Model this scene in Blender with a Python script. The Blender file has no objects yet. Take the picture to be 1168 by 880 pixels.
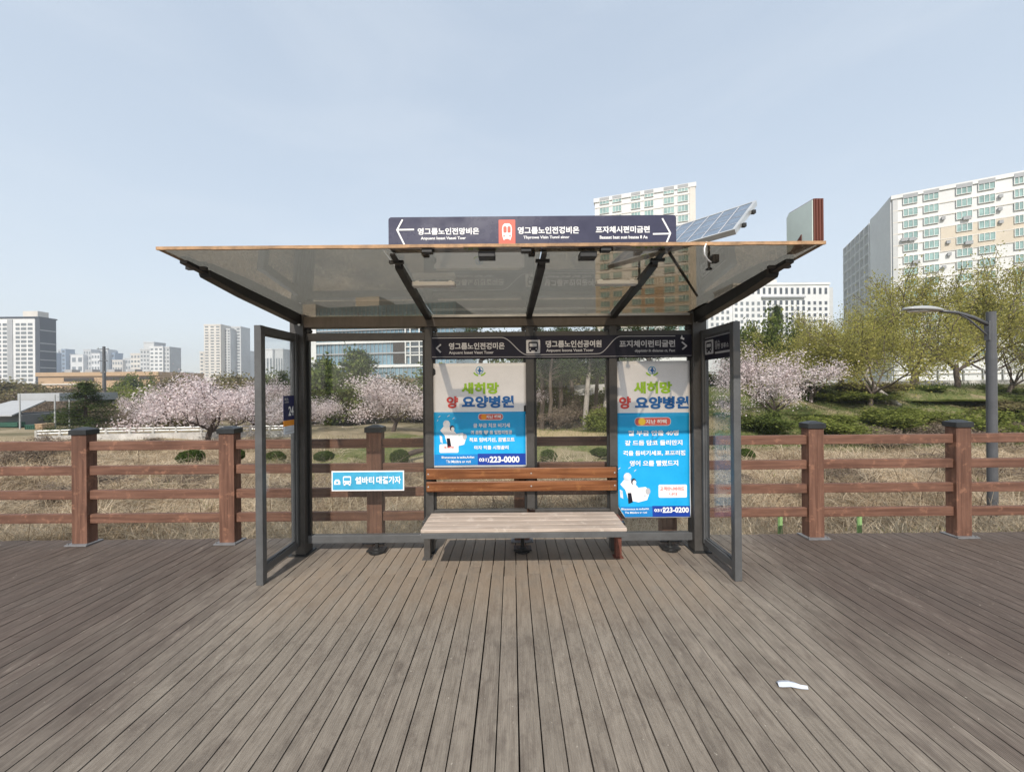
import bpy, bmesh, math, random
import numpy as np
from mathutils import Vector, Matrix, Euler
R = math.radians
scene = bpy.context.scene
COL = scene.collection
random.seed(7)
HAZE = .0006

# ------------------------------------------------------------------ measuring
F, CX, CY, CAMH, ROLL = 430.0, 584.0, 440.0, 1.6, R(0.5)
def ray(u, v):
    dx, dy = u - CX, v - CY
    c, s = math.cos(ROLL), math.sin(ROLL)
    return (dx * c - dy * s) / F, (dx * s + dy * c) / F
def at(u, v, Y):
    a, b = ray(u, v)
    return Vector((Y * a, Y, CAMH - Y * b))
def onfloor(u, v, z=0.0):
    a, b = ray(u, v)
    return at(u, v, (CAMH - z) / b)
def X(u, v, Y): return at(u, v, Y).x
def Z(u, v, Y): return at(u, v, Y).z

# ------------------------------------------------------------------ materials
MATS = {}
class NT:
    def __init__(self, name):
        self.m = bpy.data.materials.new(name); self.m.use_nodes = True
        self.t = self.m.node_tree; self.t.nodes.clear()
        self.out = self.n('ShaderNodeOutputMaterial')
    def n(self, typ, **kw):
        nd = self.t.nodes.new(typ)
        for k, v in kw.items():
            if k.startswith('_'): nd.inputs[k[1:].replace('_', ' ')].default_value = v
            else: setattr(nd, k, v)
        return nd
    def l(self, a, b): self.t.links.new(a, b)
    def val(self, sock, v):
        if hasattr(v, 'links') or isinstance(v, bpy.types.NodeSocket): self.l(v, sock)
        else: sock.default_value = v
    def math(self, op, a, b=0.0, c=None):
        nd = self.n('ShaderNodeMath', operation=op)
        self.val(nd.inputs[0], a); self.val(nd.inputs[1], b)
        if c is not None: self.val(nd.inputs[2], c)
        return nd.outputs[0]
    def mix(self, fac, a, b, mode='MIX'):
        nd = self.n('ShaderNodeMix', data_type='RGBA', blend_type=mode)
        self.val(nd.inputs[0], fac)
        for s, v in ((nd.inputs[6], a), (nd.inputs[7], b)):
            if isinstance(v, bpy.types.NodeSocket): self.l(v, s)
            else: s.default_value = (*v[:3], 1)
        return nd.outputs[2]
    def noise(self, scale, detail=4, rough=.6, vec=None, dist=0.0):
        nd = self.n('ShaderNodeTexNoise'); nd.inputs['Scale'].default_value = scale
        nd.inputs['Detail'].default_value = detail; nd.inputs['Roughness'].default_value = rough
        nd.inputs['Distortion'].default_value = dist
        if vec is not None: self.l(vec, nd.inputs['Vector'])
        return nd.outputs['Fac']
    def smooth(self, x, lo, hi, a=0.0, b=1.0):
        nd = self.n('ShaderNodeMapRange', interpolation_type='SMOOTHSTEP')
        self.val(nd.inputs[0], x)
        for i, v in enumerate((lo, hi, a, b)): self.val(nd.inputs[i + 1], v)
        return nd.outputs[0]
    def pos(self, scale=(1, 1, 1), obj=False):
        if obj: src = self.n('ShaderNodeTexCoord').outputs['Object']
        else: src = self.n('ShaderNodeNewGeometry').outputs['Position']
        mp = self.n('ShaderNodeMapping'); mp.inputs['Scale'].default_value = scale
        self.l(src, mp.inputs[0]); return mp.outputs[0]
    def bump(self, h, strength=.3, dist=.01):
        b = self.n('ShaderNodeBump'); b.inputs['Strength'].default_value = strength
        b.inputs['Distance'].default_value = dist; self.l(h, b.inputs['Height']); return b.outputs[0]
    def bsdf(self, col, rough=.5, metal=0.0, spec=.5, normal=None):
        p = self.n('ShaderNodeBsdfPrincipled')
        if isinstance(col, bpy.types.NodeSocket): self.l(col, p.inputs['Base Color'])
        else: p.inputs['Base Color'].default_value = (*col, 1)
        self.val(p.inputs['Roughness'], rough); p.inputs['Metallic'].default_value = metal
        p.inputs['Specular IOR Level'].default_value = spec
        if normal is not None: self.l(normal, p.inputs['Normal'])
        return p
    def done(self, shader):
        self.l(shader.outputs[0] if hasattr(shader, 'outputs') else shader, self.out.inputs[0]); return self.m

def paint(name, col, rough=.5, var=.12, scale=6, metal=0.0, spec=.4, bump=0.0, streak=False):
    if name in MATS: return MATS[name]
    t = NT(name)
    v = t.pos((1, 1, .25) if streak else (1, 1, 1))
    n = t.noise(scale, 5, .65, v); n2 = t.noise(scale * 9, 3, .6, v)
    s = t.math('ADD', t.math('MULTIPLY', n, .7), t.math('MULTIPLY', n2, .3))
    f = t.smooth(s, .3, .7)
    c = t.mix(f, [x * (1 - var) for x in col], [min(1, x * (1 + var)) for x in col])
    r = t.smooth(n, .3, .7, max(.05, rough - .08), min(1, rough + .1))
    nm = t.bump(n2, bump, .004) if bump else None
    MATS[name] = t.done(t.bsdf(c, r, metal, spec, nm)); return MATS[name]

def wood(name, dark, light, axis='x', rough=.6, scale=3.0, worn=0.0, worncol=(.4, .34, .28)):
    t = NT(name)
    sc = {'x': (.6, 14, 14), 'y': (14, .6, 14), 'z': (14, 14, .6)}[axis]
    g = t.noise(scale, 6, .65, t.pos(sc), .6)
    b = t.noise(2.3, 4, .6, t.pos())
    c = t.mix(t.smooth(g, .32, .68), dark, light)
    c = t.mix(t.math('MULTIPLY', t.smooth(b, .45, .7), .5), c, [x * .7 for x in dark])
    if worn:
        w = t.noise(9, 5, .7, t.pos())
        c = t.mix(t.math('MULTIPLY', t.smooth(w, .56, .66), worn), c, worncol)
    return t.done(t.bsdf(c, t.smooth(g, .2, .8, rough - .1, rough + .15), 0, .35, t.bump(g, .25, .003)))

def glass(name, tint, dust=.03, refl=1.0, rough=0.0, dustcol=(.6, .58, .54), ior0=.04):
    t = NT(name)
    lw = t.n('ShaderNodeLayerWeight'); lw.inputs[0].default_value = .5
    f5 = t.math('POWER', lw.outputs['Facing'], 5.0)
    fr = t.math('MULTIPLY', t.math('ADD', t.math('MULTIPLY', f5, 1 - ior0), ior0), refl)
    tr = t.n('ShaderNodeBsdfTransparent'); tr.inputs[0].default_value = (*tint, 1)
    gl = t.n('ShaderNodeBsdfGlossy'); gl.inputs['Roughness'].default_value = rough
    df = t.n('ShaderNodeBsdfDiffuse'); df.inputs[0].default_value = (*dustcol, 1)
    n = t.noise(3, 6, .7, t.pos((1, 1, .5)))
    m1 = t.n('ShaderNodeMixShader'); t.l(t.smooth(n, .3, .8, dust * .4, dust * 1.8), m1.inputs[0])
    t.l(tr.outputs[0], m1.inputs[1]); t.l(df.outputs[0], m1.inputs[2])
    m2 = t.n('ShaderNodeMixShader'); t.l(fr, m2.inputs[0]); t.l(m1.outputs[0], m2.inputs[1]); t.l(gl.outputs[0], m2.inputs[2])
    return t.done(m2)

def leafmat(name, cols, trans=.3, rough=.6):
    """cols: ramp over the per-leaf 'var' attribute"""
    t = NT(name)
    a = t.n('ShaderNodeAttribute', attribute_name='var')
    r = t.n('ShaderNodeValToRGB'); e = r.color_ramp.elements
    while len(e) < len(cols): e.new(.5)
    for i, c in enumerate(cols):
        e[i].position = i / (len(cols) - 1); e[i].color = (*c, 1)
    t.l(a.outputs['Fac'], r.inputs[0])
    d = t.n('ShaderNodeBsdfDiffuse'); t.l(r.outputs[0], d.inputs[0])
    tl = t.n('ShaderNodeBsdfTranslucent'); t.l(r.outputs[0], tl.inputs[0])
    m = t.n('ShaderNodeMixShader'); m.inputs[0].default_value = trans
    t.l(d.outputs[0], m.inputs[1]); t.l(tl.outputs[0], m.inputs[2])
    return t.done(m)

M = {}
M['metal'] = paint('dark brown grey steel paint', (.060, .056, .052), .42, .2, 5, 0, .5)
M['metal_black'] = paint('black steel', (.018, .018, .018), .45, .2, 6)
M['beam'] = paint('brown grey steel beam', (.085, .072, .060), .5, .25, 4, streak=True)
M['frame'] = paint('grey steel screen frame', (.088, .090, .092), .4, .15, 5, 0, .5)
M['alu'] = paint('pale aluminium', (.62, .62, .60), .35, .1, 5, .6)
M['rust'] = paint('rusty tan edge', (.36, .22, .12), .7, .4, 14, streak=False)
M['cap'] = paint('black post cap', (.022, .024, .026), .35, .2, 8)
M['plate'] = paint('grey base plate', (.16, .16, .165), .5, .25, 9)
M['fence'] = wood('red brown fence timber', (.100, .047, .031), (.190, .096, .064), 'x', .62, 3, .55, (.30, .15, .095))
M['fencepost'] = wood('red brown post timber', (.100, .047, .031), (.190, .096, .064), 'z', .62, 3, .6, (.30, .15, .095))
M['seat'] = wood('sun bleached seat timber', (.34, .275, .225), (.49, .41, .35), 'x', .7, 3, .45, (.62, .55, .48))
M['slat'] = wood('varnished backrest timber', (.12, .040, .014), (.26, .105, .042), 'x', .35, 2.2, .25, (.42, .2, .07))
M['legrust'] = paint('rusty red leg', (.13, .045, .03), .7, .35, 12)
M['glass'] = glass('clear pane', (.955, .96, .95), .007, .8)
M['screenglass'] = glass('screen pane', (.93, .94, .945), .008, 1.0)
M['roofglass'] = glass('smoked roof pane', (.595, .55, .485), .06, 1.0, .02, (.32, .28, .225))
M['navy'] = paint('navy sign face', (.040, .040, .075), .22, .12, 3, 0, .5)
M['navy2'] = paint('dark navy band', (.016, .015, .027), .4, .15, 3, 0, .2)
M['white'] = paint('white lettering', (.80, .80, .80), .5, .03, 5)
M['greyline'] = paint('silver line', (.45, .45, .47), .4, .05, 5)
M['letter'] = paint('dull white lettering', (.58, .58, .60), .5, .05, 5)
M['coral'] = paint('coral red plate', (.72, .115, .075), .4, .06, 5)
M['poster'] = paint('white poster vinyl', (.82, .82, .83), .45, .04, 4)
M['cyan'] = paint('bright blue poster field', (.012, .36, .72), .4, .05, 4)
M['midblue'] = paint('mid blue poster strip', (.012, .20, .52), .4, .05, 4)
M['deepblue'] = paint('deep blue poster strip', (.010, .045, .30), .4, .05, 4)
M['lime'] = paint('lime lettering', (.33, .58, .03), .5, .15, 40)
M['red'] = paint('red lettering', (.66, .07, .06), .5, .05, 5)
M['badge'] = paint('red badge', (.62, .12, .10), .5, .05, 5)
M['orange'] = paint('orange dot', (.80, .30, .03), .5, .05, 5)
M['yellow'] = paint('yellow dot', (.80, .55, .05), .5, .05, 5)
M['blueletter'] = paint('blue lettering', (.015, .13, .40), .5, .06, 5)
M['skyblue'] = paint('teal blue sticker', (.055, .36, .58), .4, .1, 8)
M['palegrey'] = paint('pale grey print', (.62, .66, .72), .5, .15, 20)
M['mint'] = paint('pale mint sign face', (.62, .71, .66), .4, .06, 3)
M['brown'] = paint('red brown sign edge', (.115, .036, .024), .5, .2, 6, streak=True)
M['paper'] = paint('white plastic litter', (.50, .54, .62), .4, .04, 20)
M['lamp'] = paint('white lamp housing', (.70, .70, .68), .4, .05, 6)
M['polegrey'] = paint('grey lamp post paint', (.085, .088, .095), .4, .12, 4)
M['lens'] = paint('lamp head grey', (.36, .37, .37), .35, .08, 6)
M['stake'] = paint('light green stake', (.26, .42, .17), .5, .1, 10)
M['concrete'] = paint('pale concrete', (.46, .44, .41), .85, .2, 1.5, bump=.2)
M['whitewall'] = paint('pale stone wall', (.44, .425, .40), .85, .28, 1.6)
M['asphalt'] = paint('asphalt', (.06, .06, .062), .9, .2, 2, bump=.3)
M['bark'] = paint('dark bark', (.065, .048, .038), .9, .35, 12, bump=.5)
M['barkpale'] = paint('pale bark', (.30, .27, .24), .9, .25, 10, bump=.5)
M['barkmid'] = paint('grey brown bark', (.105, .082, .066), .9, .3, 10, bump=.5)

# ------------------------------------------------------------------ objects
def tag(o, label=None, cat=None, group=None, kind=None):
    if label: o['label'] = label
    if cat: o['category'] = cat
    if group: o['group'] = group
    if kind: o['kind'] = kind
    return o
def thing(name, label, cat, loc=(0, 0, 0), group=None, rz=0.0):
    o = bpy.data.objects.new(name, None); COL.objects.link(o)
    o.location = loc; o.rotation_euler = (0, 0, rz); o.empty_display_size = .1
    return tag(o, label, cat, group)
def rootloc(p):
    while p.parent is not None: p = p.parent
    return Vector(p.location)

class MB:
    """collects shapes in world coordinates; build() links them as ONE mesh object"""
    def __init__(self): self.v = []; self.f = []; self.mi = []; self.cur = 0
    def add(self, vs, fs):
        k = len(self.v); self.v += [tuple(p) for p in vs]
        for f in fs: self.f.append([i + k for i in f]); self.mi.append(self.cur)
        return self
    def box(self, x0, x1, y0, y1, z0, z1):
        vs = [(x, y, z) for x in (x0, x1) for y in (y0, y1) for z in (z0, z1)]
        return self.add(vs, [(0, 1, 3, 2), (4, 6, 7, 5), (0, 4, 5, 1), (2, 3, 7, 6), (0, 2, 6, 4), (1, 5, 7, 3)])
    def hexa(self, a, b):
        """two quads (4 points each, same order), joined"""
        n = len(a); fs = [tuple(range(n))[::-1], tuple(range(n, 2 * n))]
        for i in range(n): fs.append((i, (i + 1) % n, n + (i + 1) % n, n + i))
        return self.add(list(a) + list(b), fs)
    def prism(self, pts, off):
        o = Vector(off); return self.hexa(pts, [Vector(p) + o for p in pts])
    def beam(self, p, q, w, h, up=(0, 0, 1)):
        p, q = Vector(p), Vector(q); d = (q - p).normalized()
        s = d.cross(Vector(up)).normalized(); u = s.cross(d)
        a = [p + s * (w / 2 * i) + u * (h / 2 * j) for i, j in ((-1, -1), (1, -1), (1, 1), (-1, 1))]
        return self.hexa(a, [x + (q - p) for x in a])
    def tube(self, pts, rad, n=8, caps=True):
        pts = [Vector(p) for p in pts]
        if not hasattr(rad, '__len__'): rad = [rad] * len(pts)
        vs, fs = [], []
        t0 = (pts[1] - pts[0]).normalized()
        ref = Vector((0, 0, 1)) if abs(t0.z) < .9 else Vector((1, 0, 0))
        s = t0.cross(ref).normalized()
        for i, p in enumerate(pts):
            t = (pts[min(i + 1, len(pts) - 1)] - pts[max(i - 1, 0)]).normalized()
            s = (s - t * s.dot(t)).normalized(); b = t.cross(s)
            for k in range(n):
                a = 2 * math.pi * k / n
                vs.append(p + (s * math.cos(a) + b * math.sin(a)) * rad[i])
        for i in range(len(pts) - 1):
            for k in range(n):
                fs.append((i * n + k, i * n + (k + 1) % n, (i + 1) * n + (k + 1) % n, (i + 1) * n + k))
        if caps:
            fs.append(tuple(range(n))[::-1]); fs.append(tuple(range((len(pts) - 1) * n, len(pts) * n)))
        return self.add(vs, fs)
    def poly(self, pts): return self.add(pts, [tuple(range(len(pts)))])
    def build(self, name, mat, parent=None, bevel=0.0, smooth=False, warp=None):
        me = bpy.data.meshes.new(name)
        vs = [warp(Vector(p)) for p in self.v] if warp else self.v
        o0 = rootloc(parent) if parent is not None else Vector((0, 0, 0))
        me.from_pydata([tuple(Vector(p) - o0) for p in vs], [], self.f)
        for m in (mat if isinstance(mat, (list, tuple)) else [mat]): me.materials.append(m)
        if isinstance(mat, (list, tuple)):
            me.polygons.foreach_set('material_index', self.mi)
        if smooth: me.polygons.foreach_set('use_smooth', [True] * len(me.polygons))
        me.update()
        bm = bmesh.new(); bm.from_mesh(me); bmesh.ops.recalc_face_normals(bm, faces=bm.faces); bm.to_mesh(me); bm.free()
        o = bpy.data.objects.new(name, me); COL.objects.link(o)
        if parent is not None: o.parent = parent
        if bevel:
            b = o.modifiers.new('bevel', 'BEVEL'); b.width = bevel; b.segments = 2; b.limit_method = 'ANGLE'
        return o

def copy_tree(o, parent=None):
    c = o.copy(); COL.objects.link(c)
    if parent is not None: c.parent = parent
    for ch in list(o.children): copy_tree(ch, c)
    return c

def rr(x0, x1, z0, z1, r, n=5):
    """rounded rectangle, 2D"""
    out = []
    for cx, cz, a0 in ((x1 - r, z1 - r, 0), (x0 + r, z1 - r, 90), (x0 + r, z0 + r, 180), (x1 - r, z0 + r, 270)):
        for i in range(n + 1):
            a = R(a0 + 90 * i / n); out.append((cx + r * math.cos(a), cz + r * math.sin(a)))
    return out
def ell(cx, cz, rx, rz, n=20, a0=0, a1=360):
    return [(cx + rx * math.cos(R(a0 + (a1 - a0) * i / n)), cz + rz * math.sin(R(a0 + (a1 - a0) * i / n))) for i in range(n + (a1 - a0 < 360))]

def text(body, x0, x1, z0, z1, y, mat, parent, bold=.0, name='lettering', conv=None, warp=None, spacing=1.0):
    """lettering fitted into a rectangle of the sign; flat print"""
    c = bpy.data.curves.new(name, 'FONT'); c.body = body; c.size = 1.0; c.offset = bold; c.space_character = spacing
    c.resolution_u = 3
    o = bpy.data.objects.new('text_source', c); COL.objects.link(o)
    bpy.context.view_layer.update()
    me = bpy.data.meshes.new_from_object(o.evaluated_get(bpy.context.evaluated_depsgraph_get()))
    bpy.data.objects.remove(o)
    n = len(me.vertices); co = np.zeros(n * 3); me.vertices.foreach_get('co', co); co = co.reshape(-1, 3)
    mn, mx = co.min(0), co.max(0)
    px = (co[:, 0] - mn[0]) / (mx[0] - mn[0]) * (x1 - x0) + x0
    pz = (co[:, 1] - mn[1]) / (mx[1] - mn[1]) * (z1 - z0) + z0
    pts = [Vector((a, y, b)) for a, b in zip(px, pz)]
    if conv: pts = [conv(p) for p in pts]
    if warp: pts = [warp(p) for p in pts]
    o0 = rootloc(parent)
    me.vertices.foreach_set('co', np.array([tuple(p - o0) for p in pts]).ravel()); me.update()
    me.materials.clear(); me.materials.append(mat); me.name = name
    ob = bpy.data.objects.new(name, me); COL.objects.link(ob); ob.parent = parent
    return ob
def textpx(body, u0, u1, v0, v1, Y, mat, parent, dy=0.0, **kw):
    a, b = at(u0, v1, Y), at(u1, v0, Y)
    # the panel runs level: take the height from the middle of the box
    um = (u0 + u1) / 2
    return text(body, a.x, b.x, Z(um, v1, Y), Z(um, v0, Y), Y - dy, mat, parent, **kw)
def shape(pts2, y, th=.003):
    b = MB(); b.prism([(p[0], y, p[1]) for p in pts2], (0, -th, 0)); return b

# ------------------------------------------------------------------ world, sun, camera
SUN_EL, SUN_AZ = R(41), math.atan2(-.16, -1.0)
w = bpy.data.worlds.new('World'); scene.world = w; w.use_nodes = True
wt = w.node_tree; wt.nodes.clear()
sky = wt.nodes.new('ShaderNodeTexSky'); sky.sky_type = 'NISHITA'; sky.sun_disc = False
sky.sun_elevation = SUN_EL; sky.sun_rotation = SUN_AZ % (2 * math.pi)
sky.altitude = 50; sky.air_density = 1.0; sky.dust_density = 1.0; sky.ozone_density = 1.0
gm = wt.nodes.new('ShaderNodeGamma'); gm.inputs['Gamma'].default_value = .30      # thin overcast veil evens the sky out
hs = wt.nodes.new('ShaderNodeHueSaturation'); hs.inputs['Saturation'].default_value = 1.15; hs.inputs['Value'].default_value = 2.30
bg = wt.nodes.new('ShaderNodeBackground'); bg.inputs[1].default_value = .15
wo = wt.nodes.new('ShaderNodeOutputWorld')
wt.links.new(sky.outputs[0], gm.inputs['Color']); wt.links.new(gm.outputs[0], hs.inputs['Color']); tc = wt.nodes.new('ShaderNodeTexCoord'); mp = wt.nodes.new('ShaderNodeMapping'); mp.inputs['Scale'].default_value = (1.2, 1.2, 4.5)
nz = wt.nodes.new('ShaderNodeTexNoise'); nz.inputs['Scale'].default_value = 1.3; nz.inputs['Detail'].default_value = 6; nz.inputs['Roughness'].default_value = .55; nz.inputs['Distortion'].default_value = .6
mr = wt.nodes.new('ShaderNodeMapRange'); mr.interpolation_type = 'SMOOTHSTEP'; mr.inputs[1].default_value = .42; mr.inputs[2].default_value = .72; mr.inputs[3].default_value = 0; mr.inputs[4].default_value = .16
mx = wt.nodes.new('ShaderNodeMix'); mx.data_type = 'RGBA'; mx.inputs[7].default_value = (3.5, 3.7, 3.9, 1)      # faint high veil cloud
wt.links.new(tc.outputs['Generated'], mp.inputs[0]); wt.links.new(mp.outputs[0], nz.inputs['Vector']); wt.links.new(nz.outputs['Fac'], mr.inputs[0]); wt.links.new(mr.outputs[0], mx.inputs[0])
wt.links.new(hs.outputs[0], mx.inputs[6]); wt.links.new(mx.outputs[2], bg.inputs[0]); wt.links.new(bg.outputs[0], wo.inputs[0])
ld = bpy.data.lights.new('sun', 'SUN'); ld.energy = 2.7; ld.angle = R(.6); ld.color = (1, .94, .86)
lo = bpy.data.objects.new('sun', ld); COL.objects.link(lo)
lo.rotation_euler = Vector((.16, 1, -math.tan(SUN_EL) * 1.013)).to_track_quat('-Z', 'Y').to_euler(); lo.location = (-3, -10, 12)
cd = bpy.data.cameras.new('camera'); cd.sensor_width = 36; cd.lens = 36 * F / 1168; cd.clip_end = 8000; cd.clip_start = .05
cam = bpy.data.objects.new('camera', cd); COL.objects.link(cam)
cam.matrix_world = Matrix.Translation((0, 0, CAMH)) @ Matrix.Rotation(R(90), 4, 'X') @ Matrix.Rotation(-ROLL, 4, 'Z')
scene.camera = cam
scene.view_settings.view_transform = 'Standard'; scene.view_settings.look = 'None'
scene.view_settings.gamma = 1.0; scene.view_settings.use_curve_mapping = False
scene.view_settings.exposure = .78
scene.cycles.max_bounces = 10; scene.cycles.transparent_max_bounces = 24; scene.cycles.glossy_bounces = 4
scene.cycles.caustics_reflective = False; scene.cycles.caustics_refractive = False

# ------------------------------------------------------------------ terrain
DECK_END = 4.03
def sstep(x, a, b):
    t = np.clip((x - a) / (b - a), 0, 1); return t * t * (3 - 2 * t)
def ground_z(x, y):
    x = np.asarray(x, float); y = np.asarray(y, float)
    z = np.interp(y, [-40, -3.2, 3.9, 4.2, 5.5, 8.5, 12.5, 15, 22, 30, 45, 90, 200, 4000],
                  [-.16, -.16, -.30, -.30, -.55, -.98, -1.25, -1.28, -1.3, -1.7, -2.2, -2.4, -2.6, -2.6])
    bank = sstep(y, 17, 29) * sstep(x, 3, 15)
    z = z + bank * (3.0 + 1.0 * sstep(y, 30, 60))
    z = z + .55 * np.exp(-(((x - 1.6) / 3.2) ** 2 + ((y - 20.5) / 2.0) ** 2))      # sandy mound
    z = z + 3.0 * sstep(y, 60, 130) * sstep(-x, 20, 60) * 0
    near = sstep(y, 4.6, 6.5) * (1 - sstep(y, 13, 16))
    z = z + near * (.26 * np.sin(x * 1.9 + 1.7 * np.sin(y * 1.1)) * np.sin(y * 2.3 + 1.3 * np.sin(x * .8)) + .09 * np.sin(x * 4.3 + y * 1.7) * np.sin(y * 3.9 - x * 1.2))
    amp = sstep(y, 4.3, 8) * .10
    z = z + amp * (np.sin(x * 1.3 + y * .7) + np.sin(x * .57 - y * 1.1 + 1.3) + .6 * np.sin(x * 2.9 + 2) * np.sin(y * 2.3)) * .5
    return z
def gz(x, y): return float(ground_z(x, y))

def make_terrain():
    xs = np.concatenate([-np.geomspace(4000, 26, 26), np.arange(-25, 25.01, .3), np.geomspace(26, 4000, 26)])
    ys = np.concatenate([[-400, -150, -60, -30, -12, -6, -3.3, -3.1, 0, 3.8, 4.0], np.arange(4.2, 34, .3), np.geomspace(34.5, 4000, 34)])
    gx, gy = np.meshgrid(xs, ys); z = ground_z(gx, gy)
    v = np.stack([gx, gy, z], -1).reshape(-1, 3); nx = len(xs)
    f = [(j * nx + i, j * nx + i + 1, (j + 1) * nx + i + 1, (j + 1) * nx + i) for j in range(len(ys) - 1) for i in range(nx - 1)]
    me = bpy.data.meshes.new('ground'); me.from_pydata(v.tolist(), [], f)
    me.polygons.foreach_set('use_smooth', [True] * len(f))
    t = NT('dry bank and lawn')
    g = t.n('ShaderNodeNewGeometry').outputs['Position']; sp = t.n('ShaderNodeSeparateXYZ'); t.l(g, sp.inputs[0])
    x, y = sp.outputs[0], sp.outputs[1]
    n1 = t.noise(.35, 5, .6, t.pos()); n2 = t.noise(5, 6, .7, t.pos()); n3 = t.noise(22, 4, .7, t.pos((1, 1, 1)))
    straw = t.mix(t.smooth(n2, .3, .7), (.28, .215, .145), (.48, .39, .275))
    straw = t.mix(t.math('MULTIPLY', t.smooth(n3, .45, .7), .5), straw, (.13, .095, .06))
    lawn = t.mix(t.smooth(n2, .35, .65), (.075, .105, .028), (.20, .19, .085))
    lawn = t.mix(t.smooth(n1, .45, .6), lawn, (.30, .245, .155))
    far = t.mix(t.smooth(n1, .35, .65), (.15, .13, .075), (.32, .26, .175))
    bankc = t.mix(t.smooth(n2, .35, .7), (.07, .105, .028), (.19, .17, .075))
    bankc = t.mix(t.smooth(n1, .5, .62), bankc, (.25, .205, .125))
    yw = t.math('ADD', y, t.math('MULTIPLY', t.math('SUBTRACT', n1, .5), 5.0))
    lw = t.math('MULTIPLY', t.smooth(yw, 12.2, 13.6), t.smooth(t.math('ABSOLUTE', t.math('ADD', x, 1.0)), 8.5, 6))
    c = t.mix(t.smooth(yw, 14.5, 18), straw, t.mix(n2, (.26, .20, .125), (.36, .295, .19)))
    c = t.mix(lw, c, lawn)
    c = t.mix(t.smooth(yw, 21, 26), c, far)
    bm_ = t.math('MULTIPLY', t.smooth(yw, 15, 18), t.smooth(x, 4, 9))
    c = t.mix(bm_, c, bankc)
    ex, ey = t.math('DIVIDE', t.math('SUBTRACT', x, 1.6), 3.6), t.math('DIVIDE', t.math('SUBTRACT', y, 20.3), 2.3)
    md = t.math('ADD', t.math('MULTIPLY', ex, ex), t.math('MULTIPLY', ey, ey))
    md = t.math('ADD', md, t.math('MULTIPLY', t.math('SUBTRACT', n2, .5), 1.2))
    c = t.mix(t.smooth(md, .6, 1.3, 1.0, 0.0), c, t.mix(n2, (.33, .24, .13), (.44, .35, .21)))
    me.materials.append(t.done(t.bsdf(c, .95, 0, .1, t.bump(n2, .6, .08))))
    o = bpy.data.objects.new('ground', me); COL.objects.link(o); tag(o, kind='structure')
make_terrain()
b = MB(); b.box(-300, 300, -14, -4.2, -.158, -.150); r_ = b.build('road', M['asphalt']); tag(r_, kind='structure')

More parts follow.
